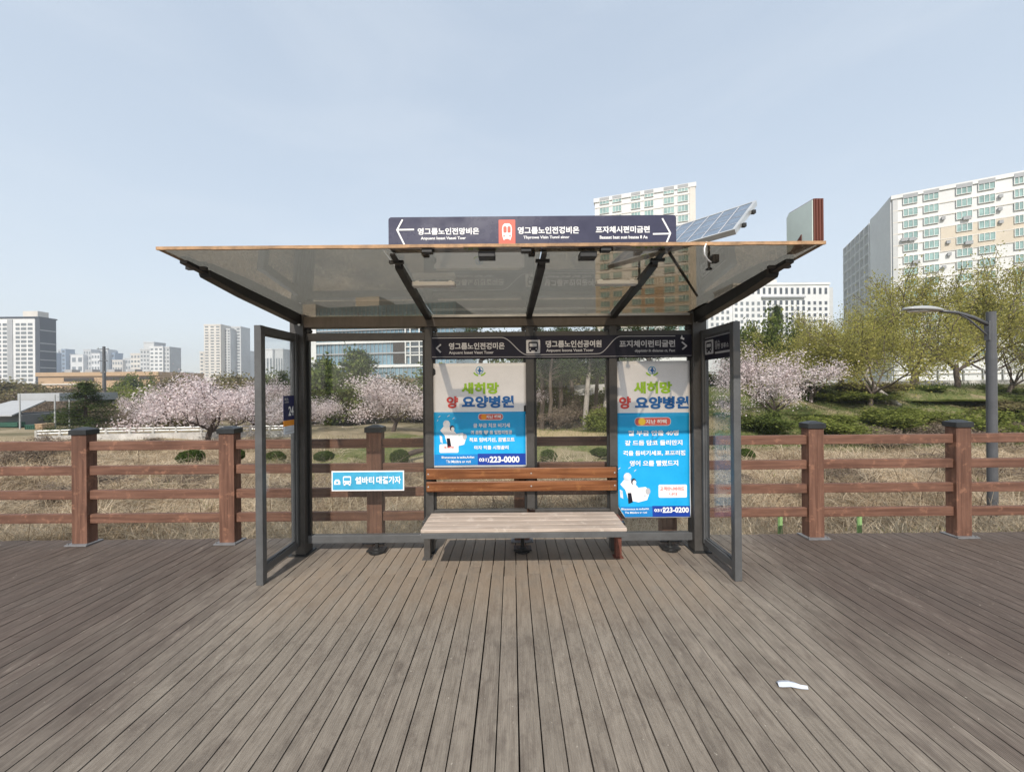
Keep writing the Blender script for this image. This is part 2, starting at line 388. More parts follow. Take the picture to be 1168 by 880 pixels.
# ------------------------------------------------------------------ deck
def make_deck():
    rng = random.Random(3)
    W, G = .1030, .0070
    v, f, var = [], [], []
    def plank(x0, x1, y0, y1, val):
        n = 18; k = len(v); dz = rng.uniform(-.0012, .0012)
        prof = [(x0, -.024)]
        for i in range(n + 1):
            prof.append((x0 + (x1 - x0) * i / n, dz - (.0018 if i % 2 else 0) - (.001 if i in (0, n) else 0)))
        prof.append((x1, -.024))
        for yy in (y0, y1):
            for px, pz in prof: v.append((px, yy, pz))
        m = len(prof)
        for i in range(m - 1): f.append((k + i, k + i + 1, k + m + i + 1, k + m + i)); var.append(val)
        f.append(tuple(k + i for i in range(m))[::-1]); var.append(val)
        f.append(tuple(k + m + i for i in range(m))); var.append(val)
    n = int(22 / W)
    for i in range(n):
        x = -11 + i * W; sh = rng.uniform(-.0012, .0012)
        joint = 3.26 + (.10 if i % 2 else -.05) + rng.uniform(-.03, .03)
        ys = [DECK_END + rng.uniform(-.012, .0)]
        j2 = rng.choice([.45, -.1, -.8, .2]) + rng.uniform(-.1, .1)
        if abs(x) < 3.2: cuts = [-3.1, j2 - .3, joint, ys[0]]
        else: cuts = [-3.1, rng.uniform(-1.5, 1.2), rng.uniform(1.6, 3.4), ys[0]]
        for a, c in zip(cuts[:-1], cuts[1:]):
            o = .004 if (a == cuts[2] and abs(x) < 3.2) else 0
            plank(x + sh + o, x + sh + W - G + o, a + .0018, c - .0018, rng.random())
    me = bpy.data.meshes.new('deck'); me.from_pydata(v, [], f)
    a = me.attributes.new('var', 'FLOAT', 'FACE'); a.data.foreach_set('value', var)
    t = NT('weathered ribbed decking')
    g = t.n('ShaderNodeNewGeometry').outputs['Position']; sp = t.n('ShaderNodeSeparateXYZ'); t.l(g, sp.inputs[0])
    x, y = sp.outputs[0], sp.outputs[1]
    at_ = t.n('ShaderNodeAttribute', attribute_name='var').outputs['Fac']
    grain = t.noise(2.2, 6, .7, t.pos((22, 2.2, 1)), .4)
    blot = t.noise(1.1, 6, .62, t.pos((1, .8, 1)), .3); fine = t.noise(30, 4, .7, t.pos())
    spot = t.noise(5.0, 5, .7, t.pos((1.3, .8, 1)))
    pale = t.mix(t.smooth(grain, .3, .7), (.175, .150, .123), (.255, .222, .184))
    brown = t.mix(t.smooth(grain, .3, .7), (.060, .043, .036), (.118, .090, .076))
    # footfall and the roof keep the middle dry and pale; the ends stay stained dark
    ax = t.math('ABSOLUTE', t.math('ADD', x, .12))
    edge = t.math('SUBTRACT', ax, t.math('ADD', 2.05, t.math('MULTIPLY', t.smooth(y, 3.0, 1.2), .25)))
    edge = t.math('ADD', edge, t.math('MULTIPLY', t.math('SUBTRACT', blot, .5), 3.0))
    st = t.smooth(edge, -.6, .9)
    c = t.mix(t.math('MULTIPLY', st, .88), pale, brown)
    c = t.mix(t.math('MULTIPLY', t.smooth(spot, .50, .70), .5), c, (.10, .083, .070))
    c = t.mix(t.math('MULTIPLY', t.smooth(t.noise(3.1, 5, .7, t.pos((2.0, .35, 1)), .8), .60, .74), .5), c, (.36, .31, .255))
    mott = t.noise(9.0, 6, .72, t.pos((1.0, .55, 1)), .5); big = t.noise(.75, 5, .65, t.pos((1, .7, 1)), .8)
    c = t.mix(t.math('MULTIPLY', t.smooth(mott, .48, .68), .42), c, (.088, .068, .056))
    c = t.mix(t.math('MULTIPLY', t.smooth(big, .52, .70), .45), c, (.085, .070, .060))
    c = t.mix(t.math('MULTIPLY', t.smooth(t.noise(13.0, 5, .7, t.pos((1.6, .5, 1))), .60, .72), .35), c, (.33, .285, .235))
    dry = t.math('MULTIPLY', t.smooth(y, 2.3, 3.1), t.smooth(t.math('ADD', ax, t.math('MULTIPLY', t.math('SUBTRACT', blot, .5), .8)), 1.95, 1.5))
    c = t.mix(t.math('MULTIPLY', dry, t.smooth(spot, .3, .6, .25, .8)), c, t.mix(grain, (.225, .175, .128), (.30, .238, .178)))
    # tone of each board
    br = t.math('ADD', .91, t.math('MULTIPLY', at_, .17))
    cb = t.n('ShaderNodeCombineXYZ')
    for i in range(3): t.l(br, cb.inputs[i])
    c = t.mix(1.0, c, cb.outputs[0], 'MULTIPLY')
    c = t.mix(t.math('MULTIPLY', t.smooth(fine, .55, .75), .3), c, (.07, .058, .05))
    c = t.mix(t.smooth(t.noise(42, 2, .5, t.pos()), .735, .76, 0, .7), c, (.42, .38, .32))
    me.materials.append(t.done(t.bsdf(c, t.smooth(grain, .2, .8, .62, .82), 0, .28, t.bump(t.math('ADD', grain, fine), .25, .0015))))
    o = bpy.data.objects.new('deck', me); COL.objects.link(o); tag(o, kind='structure')
    b = MB(); b.box(-11, 11, -3.05, DECK_END - .03, -.15, -.045)
    tag(b.build('deck_base', paint('dark joist void', (.02, .017, .015), .95)), kind='structure')
make_deck()

# ------------------------------------------------------------------ fence
def make_fence():
    Yf = 3.885
    fx = lambda u: X(u, 560, Yf)
    root = thing('timber_fence', 'long red brown timber rail fence with black capped posts behind the shelter', 'fence', (0, Yf + .05, 0))
    pitch = (fx(1100) - fx(90)) / 6.0
    x0 = fx(90)
    posts = [x0 + pitch * i for i in range(-2, 9)]
    zt = Z(90, 492, Yf)
    for i, px in enumerate(posts):
        w = .078
        p = MB().box(px - w, px + w, Yf, Yf + .105, .012, zt).build('post', M['fencepost'], root, .004)
        c = MB(); c.box(px - w - .014, px + w + .014, Yf - .014, Yf + .119, zt - .035, zt + .016)
        e = w + .004
        c.hexa([(px - w - .014, Yf - .014, zt + .0162), (px + w + .014, Yf - .014, zt + .0162), (px + w + .014, Yf + .119, zt + .0162), (px - w - .014, Yf + .119, zt + .0162)],
               [(px - .03, Yf + .03, zt + .04), (px + .03, Yf + .03, zt + .04), (px + .03, Yf + .075, zt + .04), (px - .03, Yf + .075, zt + .04)])
        c.build('post_cap', M['cap'], p, .003)
        s = MB(); s.box(px - w - .035, px + w + .035, Yf - .04, Yf + .13, .0005, .014)
        for dx in (-1, 1): s.tube([(px + dx * (w + .018), Yf - .02, .014), (px + dx * (w + .018), Yf - .02, .024)], .009, 6)
        s.build('base_plate', M['plate'], p, .002)
    zs = [Z(u, v, Yf + .02) for u, v in ((180, 507.7), (180, 536.0), (180, 563.5), (180, 590.8))]
    for i in range(len(posts) - 1):
        for z in zs:
            d = random.uniform(-.003, .003)
            MB().box(posts[i] + .079, posts[i + 1] - .079, Yf + .026, Yf + .068, z - .047 + d, z + .047 + d).build('rail', M['fence'], root, .005)
make_fence()

# ------------------------------------------------------------------ bus shelter
YB = 3.66                    # plane of the back wall
XL, XR = -2.06, 1.825         # side screens
RY0, RY1 = 2.19, 3.70        # roof front and rear
def roofz(y): return 2.417 - (y - RY0) * .080
shel = thing('bus_shelter', 'dark steel and glass bus shelter with a smoked sloping roof on the deck', 'bus shelter', (-.12, 3.3, 0))
def SP(name, b, mat, parent=None, bev=.003, **kw): return b.build(name, M[mat] if isinstance(mat, str) else mat, parent or shel, bev, **kw)

# corner posts with feet
for xc in (X(340.5, 500, YB - .05), X(798, 500, YB - .05)):
    s = -1 if xc < 0 else 1
    p = SP('post', MB().box(xc - .065, xc + .065, YB - .07, YB + .07, .012, 2.30), 'metal')
    SP('base_plate', MB().box(xc - .09, xc + .09, YB - .095, YB + .095, .0005, .012), 'metal_black', p)
    g = MB().box(xc - s * .0655, xc - s * .075, YB - .02, YB + .02, .15, 2.05); SP('groove_strip', g, 'metal_black', p, 0)
    k = MB(); k.tube([(xc - .03 * s, YB - .071, 2.20), (xc - .03 * s, YB - .082, 2.20)], .012, 8); SP('bolt', k, 'alu', p, 0)
xposts = [X(490.5, 500, YB), X(605, 500, YB), X(699, 500, YB)]
for i, xc in enumerate(xposts):
    z0 = .012 if i != 1 else .42
    p = SP('post', MB().box(xc - .038, xc + .038, YB - .035, YB + .035, z0, 2.20), 'metal')
    if i == 0: SP('base_plate', MB().box(xc - .055, xc + .055, YB - .055, YB + .055, .0005, .012), 'metal_black', p)
xl, xr = X(340.5, 500, YB - .05) + .066, X(798, 500, YB - .05) - .066
# gutter beam under the roof rear, glass top rail, bottom rail
zg1, zg0 = Z(420, 360.5, YB - .06), Z(420, 373, YB - .06)
SP('rear_beam', MB().box(xl - .02, xr + .02, YB - .062, YB + .05, zg0 + .0, zg1), 'beam')
SP('trim_strip', MB().box(xposts[0] + .05, xr - .03, YB - .078, YB - .0645, zg1 - .018, zg1 + .004), 'alu', None, .001)
zr1, zr0 = Z(420, 380, YB), Z(420, 388.5, YB)
bays = [(xl, xposts[0] - .039), (xposts[0] + .039, xposts[1] - .039), (xposts[1] + .039, xposts[2] - .039), (xposts[2] + .039, xr)]
for i, (a, c) in enumerate(bays):
    SP('top_rail', MB().box(a, c, YB - .030, YB + .030, zr0, zr1), 'metal')
    low = i in (0, 3)
    zb0, zb1 = (Z(420, 617.5, YB), Z(420, 609, YB)) if low else (Z(580, 584, YB), Z(580, 580, YB))
    SP('bottom_rail', MB().box(a, c, YB - .028, YB + .028, zb0, zb1), 'frame' if low else 'metal')
    SP('glass_pane', MB().box(a + .004, c - .004, YB - .005, YB + .005, zb1 + .002, zr0 - .002), 'glass', None, 0)
    for xx in (a + .012, c - .012): SP('gasket', MB().box(xx - .011, xx + .011, YB - .014, YB - .0055, zb1 + .002, zr0 - .002), 'metal_black', None, 0)
    for xx in (a + .02, c - .02): SP('bracket', MB().tube([(xx, YB - .035, (zr1 + zg0) / 2), (xx, YB + .02, (zr1 + zg0) / 2)], .022, 10), 'metal_black', None, 0)
# adjustable feet below the bottom rail
for u, v in ((430, 621), (596, 620), (764, 620)):
    xc = X(u, v, YB); k = MB()
    k.tube([(xc, YB, .0), (xc, YB, .016)], .075, 12); k.tube([(xc, YB, .016), (xc, YB, .045)], [.06, .03], 12); k.tube([(xc, YB, .045), (xc, YB, .165)], .018, 8)
    k.box(xc - .085, xc + .085, YB - .05, YB + .05, .02, .034)
    SP('foot', k, 'metal_black', None, 0)

# roof: four smoked panes on five rafters
def rafter(x1, x0, w, tip, d0, d1, name='rafter'):
    """x1 at the rear, x0 at the front tip"""
    ys = [tip, tip + .16, tip + .17, tip + .5, YB - .02]
    ds = [d0 * .45, d0 * .6, d0, (d0 + d1) / 2, d1]
    b = MB()
    for j in range(len(ys) - 1):
        sec = []
        for yy, d in ((ys[j], ds[j]), (ys[j + 1], ds[j + 1])):
            t = (yy - tip) / (YB - tip); xx = x0 + (x1 - x0) * t; top = roofz(yy) - .0065
            ww = w * (.62 if j == 0 else 1.0)
            sec.append([(xx - ww / 2, yy, top), (xx + ww / 2, yy, top), (xx + ww / 2, yy, top - d), (xx - ww / 2, yy, top - d)])
        b.hexa(*sec)
    o = SP(name, b, 'metal_black', None, .002)
    k = MB()
    for yy in (tip + .10,):
        t = (yy - tip) / (YB - tip); xx = x0 + (x1 - x0) * t
        k.box(xx - w * .85, xx + w * .85, yy - .012, yy + .012, roofz(yy) - .028, roofz(yy) - .010)
    SP('clamp', k, 'metal_black', o, 0)
    return o
Lx0, Lx1 = X(178, 283, RY0), X(942, 277, RY0)
lx = X(340.5, 500, YB - .05) + .0; rx = X(798, 500, YB - .05) - .0
rafter(lx + .01, lx + .015, .075, 2.34, .045, .095, 'side_arm')
rafter(rx - .01, rx - .015, .085, 2.40, .055, .11, 'side_arm')
mids = [(xposts[0], X(447, 290, 2.26)), (xposts[1] - .01, X(621, 290, 2.26)), (xposts[2], X(757, 290, 2.26))]
for a, c in mids: rafter(a, c, .052, 2.27, .030, .060)
xs = [Lx0 + .006] + [(a + c) / 2 for a, c in mids] + [Lx1 - .006]
for a, c in zip(xs[:-1], xs[1:]):
    A = [(a + .003, RY0 + .012, roofz(RY0 + .012)), (c - .003, RY0 + .012, roofz(RY0 + .012)), (c - .003, RY1, roofz(RY1)), (a + .003, RY1, roofz(RY1))]
    b = MB().hexa([(x, y, z - .004) for x, y, z in A], [(x, y, z + .004) for x, y, z in A])
    SP('roof_panel', b, 'roofglass', None, 0)
b = MB(); n = 24                                                      # weathered front edge, slightly uneven
for i in range(n):
    a, c = Lx0 + (Lx1 - Lx0) * i / n, Lx0 + (Lx1 - Lx0) * (i + 1) / n
    h0 = .0075 + .004 * random.random()
    b.box(a, c, RY0 - .002, RY0 + .010, roofz(RY0) - h0, roofz(RY0) + .009)
SP('front_trim', b, 'rust', None, 0)
for xx, m in ((Lx0, 'rust'), (Lx1 - .0055, 'rust')):
    A = [(xx, RY0 + .011, roofz(RY0) - .007), (xx + .0055, RY0 + .011, roofz(RY0) - .007), (xx + .0055, RY0 + .011, roofz(RY0) + .008), (xx, RY0 + .011, roofz(RY0) + .008)]
    d = Vector((0, RY1 - RY0 - .011, roofz(RY1) - roofz(RY0)))
    SP('side_trim', MB().hexa(A, [Vector(p) + d for p in A]), m, None, 0)
SP('tie_rod', MB().tube([at(764, 289, 2.30), at(795, 337, 3.45)], .010, 8), 'metal_black', None, 0)
b = MB(); px = X(800, 350, YB - .05)
b.hexa([(px - .06, YB - .10, 2.285), (px + .12, YB - .10, 2.285), (px + .12, YB + .06, 2.285), (px - .06, YB + .06, 2.285)],
       [(px - .10, YB - .30, 2.325), (px + .06, YB - .30, 2.325), (px + .06, YB + .06, 2.305), (px - .10, YB + .06, 2.305)])
SP('corner_bracket', b, 'metal_black')
# small black spot lamps and clips at the front, strip lamps further in
for u in (555.5, 670):
    a = at(u, 293, 2.26); b = MB()
    b.box(a.x - .05, a.x + .05, 2.22, 2.30, a.z - .012, a.z + .022); b.box(a.x - .012, a.x + .012, 2.25, 2.28, a.z + .022, roofz(2.26) - .005)
    SP('spot_lamp', b, 'metal_black', None, .004)
for u in (488, 600, 690):
    a = at(u, 287, 2.23); SP('clip', MB().box(a.x - .03, a.x + .03, 2.20, 2.245, roofz(2.22) - .03, roofz(2.22) - .006), 'metal_black', None, .002)
for u0, u1 in ((470, 519), (680, 727)):
    a, c = at(u0, 316, 2.72), at(u1, 316, 2.72); zt = roofz(2.74) - .008
    b = MB(); b.box(a.x, c.x, 2.70, 2.765, zt - .042, zt - .012); b.box(a.x + .02, a.x + .05, 2.72, 2.75, zt - .012, zt); b.box(c.x - .05, c.x - .02, 2.72, 2.75, zt - .012, zt)
    SP('strip_lamp', b, 'lamp', None, .006)
SP('cable', MB().tube([at(806, 276, 2.20) + Vector((0, 0, 0)), at(803.5, 283, 2.17), at(803.5, 290, 2.175), at(807, 296, 2.21), at(811, 299, 2.26)], .0045, 6), 'white', None, 0, smooth=True)
b = MB(); a = at(815, 296, 2.5); b.box(a.x - .022, a.x + .022, 2.48, 2.52, a.z - .022, a.z + .03); SP('sensor', b, 'metal_black', None, .004)

# side screens
def screen(Xc, left):
    y0, y1 = 3.055, YB - .072
    zt = Z(290, 370.5, y0) if left else Z(841, 366, y0)
    hw, bw = .029, .054
    b = MB(); b.box(Xc - hw, Xc + hw, y0, y0 + bw, .0, zt)                      # front stile
    b.box(Xc - hw, Xc + hw, y1 - bw * .7, y1, .10, zt)
    b.box(Xc - hw + .003, Xc + hw - .003, y0 + bw, y1 - bw * .7, zt - .065, zt - .001)
    b.box(Xc - hw + .003, Xc + hw - .003, y0 + bw, y1 - bw * .7, .085, .150)
    fr = SP('screen_frame', b, 'frame', None, .004)
    g = MB(); s = 1 if left else -1
    xi = Xc + s * .020
    for (ya, yb, za, zb) in ((y0 + bw, y0 + bw + .012, .15, zt - .066), (y1 - bw * .7 - .012, y1 - bw * .7, .15, zt - .066), (y0 + bw + .012, y1 - bw * .7 - .012, .15, .162), (y0 + bw + .012, y1 - bw * .7 - .012, zt - .078, zt - .066)):
        g.box(Xc - .013, Xc + .013, ya, yb, za, zb)
    SP('gasket', g, 'alu' if False else 'frame', fr, 0)
    SP('screen_glass', MB().box(Xc - .004, Xc + .004, y0 + bw + .002, y1 - bw * .7 - .002, .153, zt - .068), 'screenglass', None, 0)
    return y0 + bw, y1 - bw * .7, zt
screen(XL, True)
ya, yb, zt = screen(XR, False)

# board on the right screen (faces left, into the shelter)
def busicon(x0, x1, z0, z1, y, parent, fg, bgm, conv=None, back=True):
    """bus seen head on; fg = plate, bgm = bus"""
    cv = conv or (lambda p: p)
    def P(pts, off, th=.002):
        b = MB(); a = [cv(Vector((q[0], y - off, q[1]))) for q in pts]; c = [cv(Vector((q[0], y - off - th, q[1]))) for q in pts]
        return b.hexa(a, c)
    w, h = x1 - x0, z1 - z0
    if back: P(rr(x0, x1, z0, z1, w * .06), 0).build('icon_plate', M[fg], parent)
    b = MB()
    q = lambda a, c: (x0 + a * w, z0 + c * h)
    for pts in (rr(*[x0 + .16 * w, x0 + .84 * w, z0 + .22 * h, z0 + .86 * h], w * .1), [q(.22, .12), q(.36, .12), q(.36, .22), q(.22, .22)], [q(.64, .12), q(.78, .12), q(.78, .22), q(.64, .22)]):
        a = [cv(Vector((p[0], y - .0025, p[1]))) for p in pts]; c = [cv(Vector((p[0], y - .0045, p[1]))) for p in pts]; b.hexa(a, c)
    b.build('bus_symbol', M[bgm], parent)
    b = MB()
    for pts in (rr(x0 + .24 * w, x0 + .76 * w, z0 + .50 * h, z0 + .74 * h, w * .03), ell(x0 + .28 * w, z0 + .33 * h, .055 * w, .05 * h, 10), ell(x0 + .72 * w, z0 + .33 * h, .055 * w, .05 * h, 10)):
        a = [cv(Vector((p[0], y - .005, p[1]))) for p in pts]; c = [cv(Vector((p[0], y - .0062, p[1]))) for p in pts]; b.hexa(a, c)
    b.build('bus_window', M[fg], parent)
zb1, zb0 = zt - .075, Z(812, 410, 3.45)
# local frame: p.x -> along Y (far to near reads left to right), face towards -X
cvR = lambda p: Vector((XR - .0062 + (p.y), yb - .004 - p.x, p.z))
Lb = (yb - ya) - .008
b = MB(); b.hexa([cvR(Vector((x, 0, z))) for x, z in rr(0, Lb, zb0, zb1, .004)], [cvR(Vector((x, -.006, z))) for x, z in rr(0, Lb, zb0, zb1, .004)])
bd = b.build('screen_sign', M['navy2'], shel)
busicon(.02, .16, zb0 + .05, zb1 - .03, -.0075, bd, 'letter', 'navy2', cvR)
text('버스', .19, .27, zb1 - .09, zb1 - .045, -.008, M['greyline'], bd, .02, conv=cvR)
text('방면 정류소', .19, .40, zb0 + .085, zb0 + .13, -.008, M['greyline'], bd, .02, conv=cvR)
b = MB(); b.hexa([cvR(Vector((x, -.007, z))) for x, z in ((.02, zb1 - .012), (Lb - .01, zb1 - .012), (Lb - .01, zb1 - .006), (.02, zb1 - .006))], [cvR(Vector((x, -.009, z))) for x, z in ((.02, zb1 - .012), (Lb - .01, zb1 - .012), (Lb - .01, zb1 - .006), (.02, zb1 - .006))])
b.hexa([cvR(Vector((x, -.007, z))) for x, z in ((.19, zb0 + .045), (.42, zb0 + .045), (.42, zb0 + .062), (.19, zb0 + .062))], [cvR(Vector((x, -.009, z))) for x, z in ((.19, zb0 + .045), (.42, zb0 + .045), (.42, zb0 + .062), (.19, zb0 + .062))])
b.build('rule_line', M['greyline'], bd)

# navy band over the back wall
YS = YB - .045
bx0, bx1 = X(492, 396, YS), X(794, 396, YS)
zS0, zS1 = Z(640, 408.5, YS), Z(640, 382.5, YS)
band = SP('sign_band', MB().box(bx0, bx1, YS, YS + .012, zS0, zS1), 'navy2', None, .002)
yt = YS - .0015
def linestrip(pts, wd, y, name, mat, parent):
    b = MB()
    for i in range(len(pts) - 1):
        p, q = Vector((pts[i][0], pts[i][1])), Vector((pts[i + 1][0], pts[i + 1][1])); d = (q - p).normalized(); nrm = Vector((-d.y, d.x)) * wd / 2
        e = d * wd * .25
        b.poly([(p.x - e.x + nrm.x, y, p.y - e.y + nrm.y), (p.x - e.x - nrm.x, y, p.y - e.y - nrm.y), (q.x + e.x - nrm.x, y - .00005 * (i % 2), q.y + e.y - nrm.y), (q.x + e.x + nrm.x, y - .00005 * (i % 2), q.y + e.y + nrm.y)])
    return b.build(name, mat, parent)
pxs = lambda u, v: (X(u, v, YS), Z(u, v, YS))
def curve(u0, v0, u1, v1, n=14):
    return [(u0 + (u1 - u0) * i / n, v0 + (v1 - v0) * (.5 - .5 * math.cos(math.pi * i / n))) for i in range(n + 1)]
ln = [(493, 385.5), (570, 384.8)] + curve(572, 384.8, 602, 404.5) + [(640, 404), (680, 403.3)] + curve(682, 403.2, 708, 383.4) + [(740, 383.2), (770, 383)]
linestrip([pxs(*p) for p in ln], .007, yt, 'curved_line', M['greyline'], band)
linestrip([pxs(*p) for p in ((493, 407), (640, 406.8), (792, 405.2))], .004, yt, 'edge_line', M['greyline'], band)
linestrip([pxs(*p) for p in ((502.5, 393), (498, 397), (502.5, 401.5))], .014, yt, 'arrow', M['letter'], band)
linestrip([pxs(*p) for p in ((778, 390), (783, 394.3), (778.5, 398))], .014, yt, 'arrow', M['letter'], band)
textpx('영그룹노인전경미은', 512, 575.5, 390.6, 398.4, YS, M['letter'], band, .002, bold=.03)
textpx('Anpuent Issaet Vaast Tsoer', 512, 563, 400.2, 404.4, YS, M['letter'], band, .002, bold=.02)
a, c = pxs(600.3, 403), pxs(616, 387.5)
busicon(a[0], c[0], a[1], c[1], YS - .0015, band, 'letter', 'navy2')
textpx('댕그룹노인선공여원', 622.5, 686, 388, 396, YS, M['letter'], band, .002, bold=.03)
textpx('Anpuent Issona Vaast Tsoer', 623, 677, 397.6, 401.8, YS, M['letter'], band, .002, bold=.02)
textpx('프지체이런티굴런', 706.5, 770, 387.8, 395.8, YS, M['letter'], band, .002, bold=.03)
textpx('dlypitttig ih disianas ct, Past', 724, 770, 398.2, 402, YS, M['letter'], band, .002, bold=.02)
b = MB(); c0 = pxs(778, 385)
b.poly([(c0[0] - .018, yt - .001, c0[1] - .008), (c0[0] - .002, yt - .001, c0[1] + .028), (c0[0] + .004, yt - .001, c0[1] + .004), (c0[0] + .022, yt - .001, c0[1] - .006), (c0[0] + .016, yt - .001, c0[1] - .022)])
b.build('torn_label', M['white'], band)

# roof sign board
YT = 2.25
tx0, tx1 = X(443, 264, YT), X(771.5, 264, YT)
tz1 = Z(607, 246.3, YT); tz0 = roofz(YT) + .006
b = MB(); b.prism([(p[0], YT, p[1]) for p in rr(tx0, tx1, tz0, tz1, .018)], (0, .06, 0))
top = SP('roof_sign', b, 'navy', None, .002)
b = MB()
for xx in (tx0 + .2, (tx0 + tx1) / 2, tx1 - .2): b.box(xx - .02, xx + .02, YT + .061, YT + .12, roofz(YT + .1) + .0045, roofz(YT + .1) + .12)
SP('sign_bracket', b, 'metal_black', top, .002)
pxt = lambda u, v: (X(u, v, YT), Z(u, v, YT))
yt = YT - .002
linestrip([pxt(*p) for p in ((459, 251), (453, 262.3), (461.5, 279.5))], .0095, yt, 'arrow', M['white'], top)
linestrip([pxt(*p) for p in ((454, 262.3), (472, 262))], .0095, yt - .0004, 'arrow', M['white'], top)
linestrip([pxt(*p) for p in ((755.5, 249.5), (764.5, 266), (759.5, 278.5))], .0095, yt, 'arrow', M['white'], top)
linestrip([pxt(*p) for p in ((745, 267), (764, 266.6))], .0095, yt - .0004, 'arrow', M['white'], top)
textpx('영그룹노인전망비은', 476.5, 546.5, 260, 267.8, YT, M['white'], top, .002, bold=.03)
textpx('Anpuent Issast Vaasti Toer', 480, 531.5, 270, 274.3, YT, M['white'], top, .002, bold=.025)
textpx('영그룹노인전경비은', 590.5, 660.5, 258.6, 266.8, YT, M['white'], top, .002, bold=.03)
textpx('Thyrowe Visin Tunnl sinor', 597, 649.5, 269, 273.2, YT, M['white'], top, .002, bold=.025)
textpx('프자체시편미금련', 679.5, 741, 258, 265.8, YT, M['white'], top, .002, bold=.03)
textpx('Baaaaat baat suat baasaa 8 Aa', 684, 738.5, 268.6, 272.4, YT, M['white'], top, .002, bold=.025)
a, c = pxt(569, 278.2), pxt(587.6, 250.8)
shape(rr(a[0], c[0], a[1], c[1], .004), YT - .001, .002).build('icon_plate', M['coral'], top)
aw, ah = c[0] - a[0], c[1] - a[1]
b = MB()
for pts in ([(.22, .30), (.20, .60), (.24, .76), (.36, .84), (.64, .84), (.76, .76), (.80, .60), (.78, .30), (.70, .14), (.58, .20), (.42, .20), (.30, .14)],):
    b.prism([(a[0] + p * aw, YT - .0032, a[1] + q * ah) for p, q in pts], (0, -.001, 0))
b.build('train_symbol', M['white'], top)
b = MB()
for pts in (rr(.28, .48, .46, .72, .05), rr(.53, .72, .46, .72, .05), ell(.32, .32, .05, .035, 10), ell(.68, .32, .05, .035, 10)):
    b.prism([(a[0] + p * aw, YT - .0044, a[1] + q * ah) for p, q in pts], (0, -.001, 0))
b.build('train_window', M['coral'], top)

# ------------------------------------------------------------------ things fixed to the shelter
# posters
YP = YB - .0125
def wr(p):
    x, z = p.x, p.z
    d = .0016 * math.sin(9 * x + 5 * z) + .0014 * math.sin(23 * x - 11 * z + 1) + .0010 * math.sin(37 * z + 8 * x)
    return Vector((p.x, p.y - .003 + d, p.z))
def sheet(pts_fn, u0, u1, v0, v1, Y, th, nx=26, nz=30, cut=None):
    """a printed sheet with creases; px rectangle on the wall plane"""
    x0, x1 = X(u0, (v0 + v1) / 2, Y), X(u1, (v0 + v1) / 2, Y); um = (u0 + u1) / 2
    z0, z1 = Z(um, v1, Y), Z(um, v0, Y)
    b = MB(); vs, fs = [], []
    for side in (0, 1):
        for j in range(nz + 1):
            for i in range(nx + 1):
                xx, zz = x0 + (x1 - x0) * i / nx, z0 + (z1 - z0) * j / nz
                if cut:
                    cxm = cut * max(0, 1 - (zz - z0) / (cut * 1.6)); xx = max(xx, x0 + cxm + (xx - x0) * .002)
                vs.append((xx, Y - (th if side else 0), zz))
    N = (nx + 1) * (nz + 1)
    for j in range(nz):
        for i in range(nx):
            q = [j * (nx + 1) + i, j * (nx + 1) + i + 1, (j + 1) * (nx + 1) + i + 1, (j + 1) * (nx + 1) + i]
            fs.append(q[::-1]); fs.append([k + N for k in q])
    edge = [i for i in range(nx + 1)] + [j * (nx + 1) + nx for j in range(1, nz + 1)] + [nz * (nx + 1) + i for i in range(nx - 1, -1, -1)] + [j * (nx + 1) for j in range(nz - 1, 0, -1)]
    for k in range(len(edge)):
        p, q = edge[k], edge[(k + 1) % len(edge)]; fs.append([p, q, q + N, p + N])
    b.add(vs, fs); return b
def pshape(pts, y, name, mat, root, th=.0006):
    b = MB(); b.prism([(p[0], y, p[1]) for p in pts], (0, -th, 0)); o = b.build(name, M[mat], root)
    o0 = rootloc(root); bm = bmesh.new(); bm.from_mesh(o.data)
    for ax in (0, 2):
        lo, hi = min(v.co[ax] for v in bm.verts), max(v.co[ax] for v in bm.verts); n = int((hi - lo) / .03)
        for k in range(1, n + 1):
            co = [0, 0, 0]; no = [0, 0, 0]; co[ax] = lo + (hi - lo) * k / (n + 1); no[ax] = 1
            bmesh.ops.bisect_plane(bm, geom=bm.verts[:] + bm.edges[:] + bm.faces[:], plane_co=co, plane_no=no)
    for v in bm.verts: v.co = wr(v.co + o0) - o0
    bm.to_mesh(o.data); bm.free(); return o

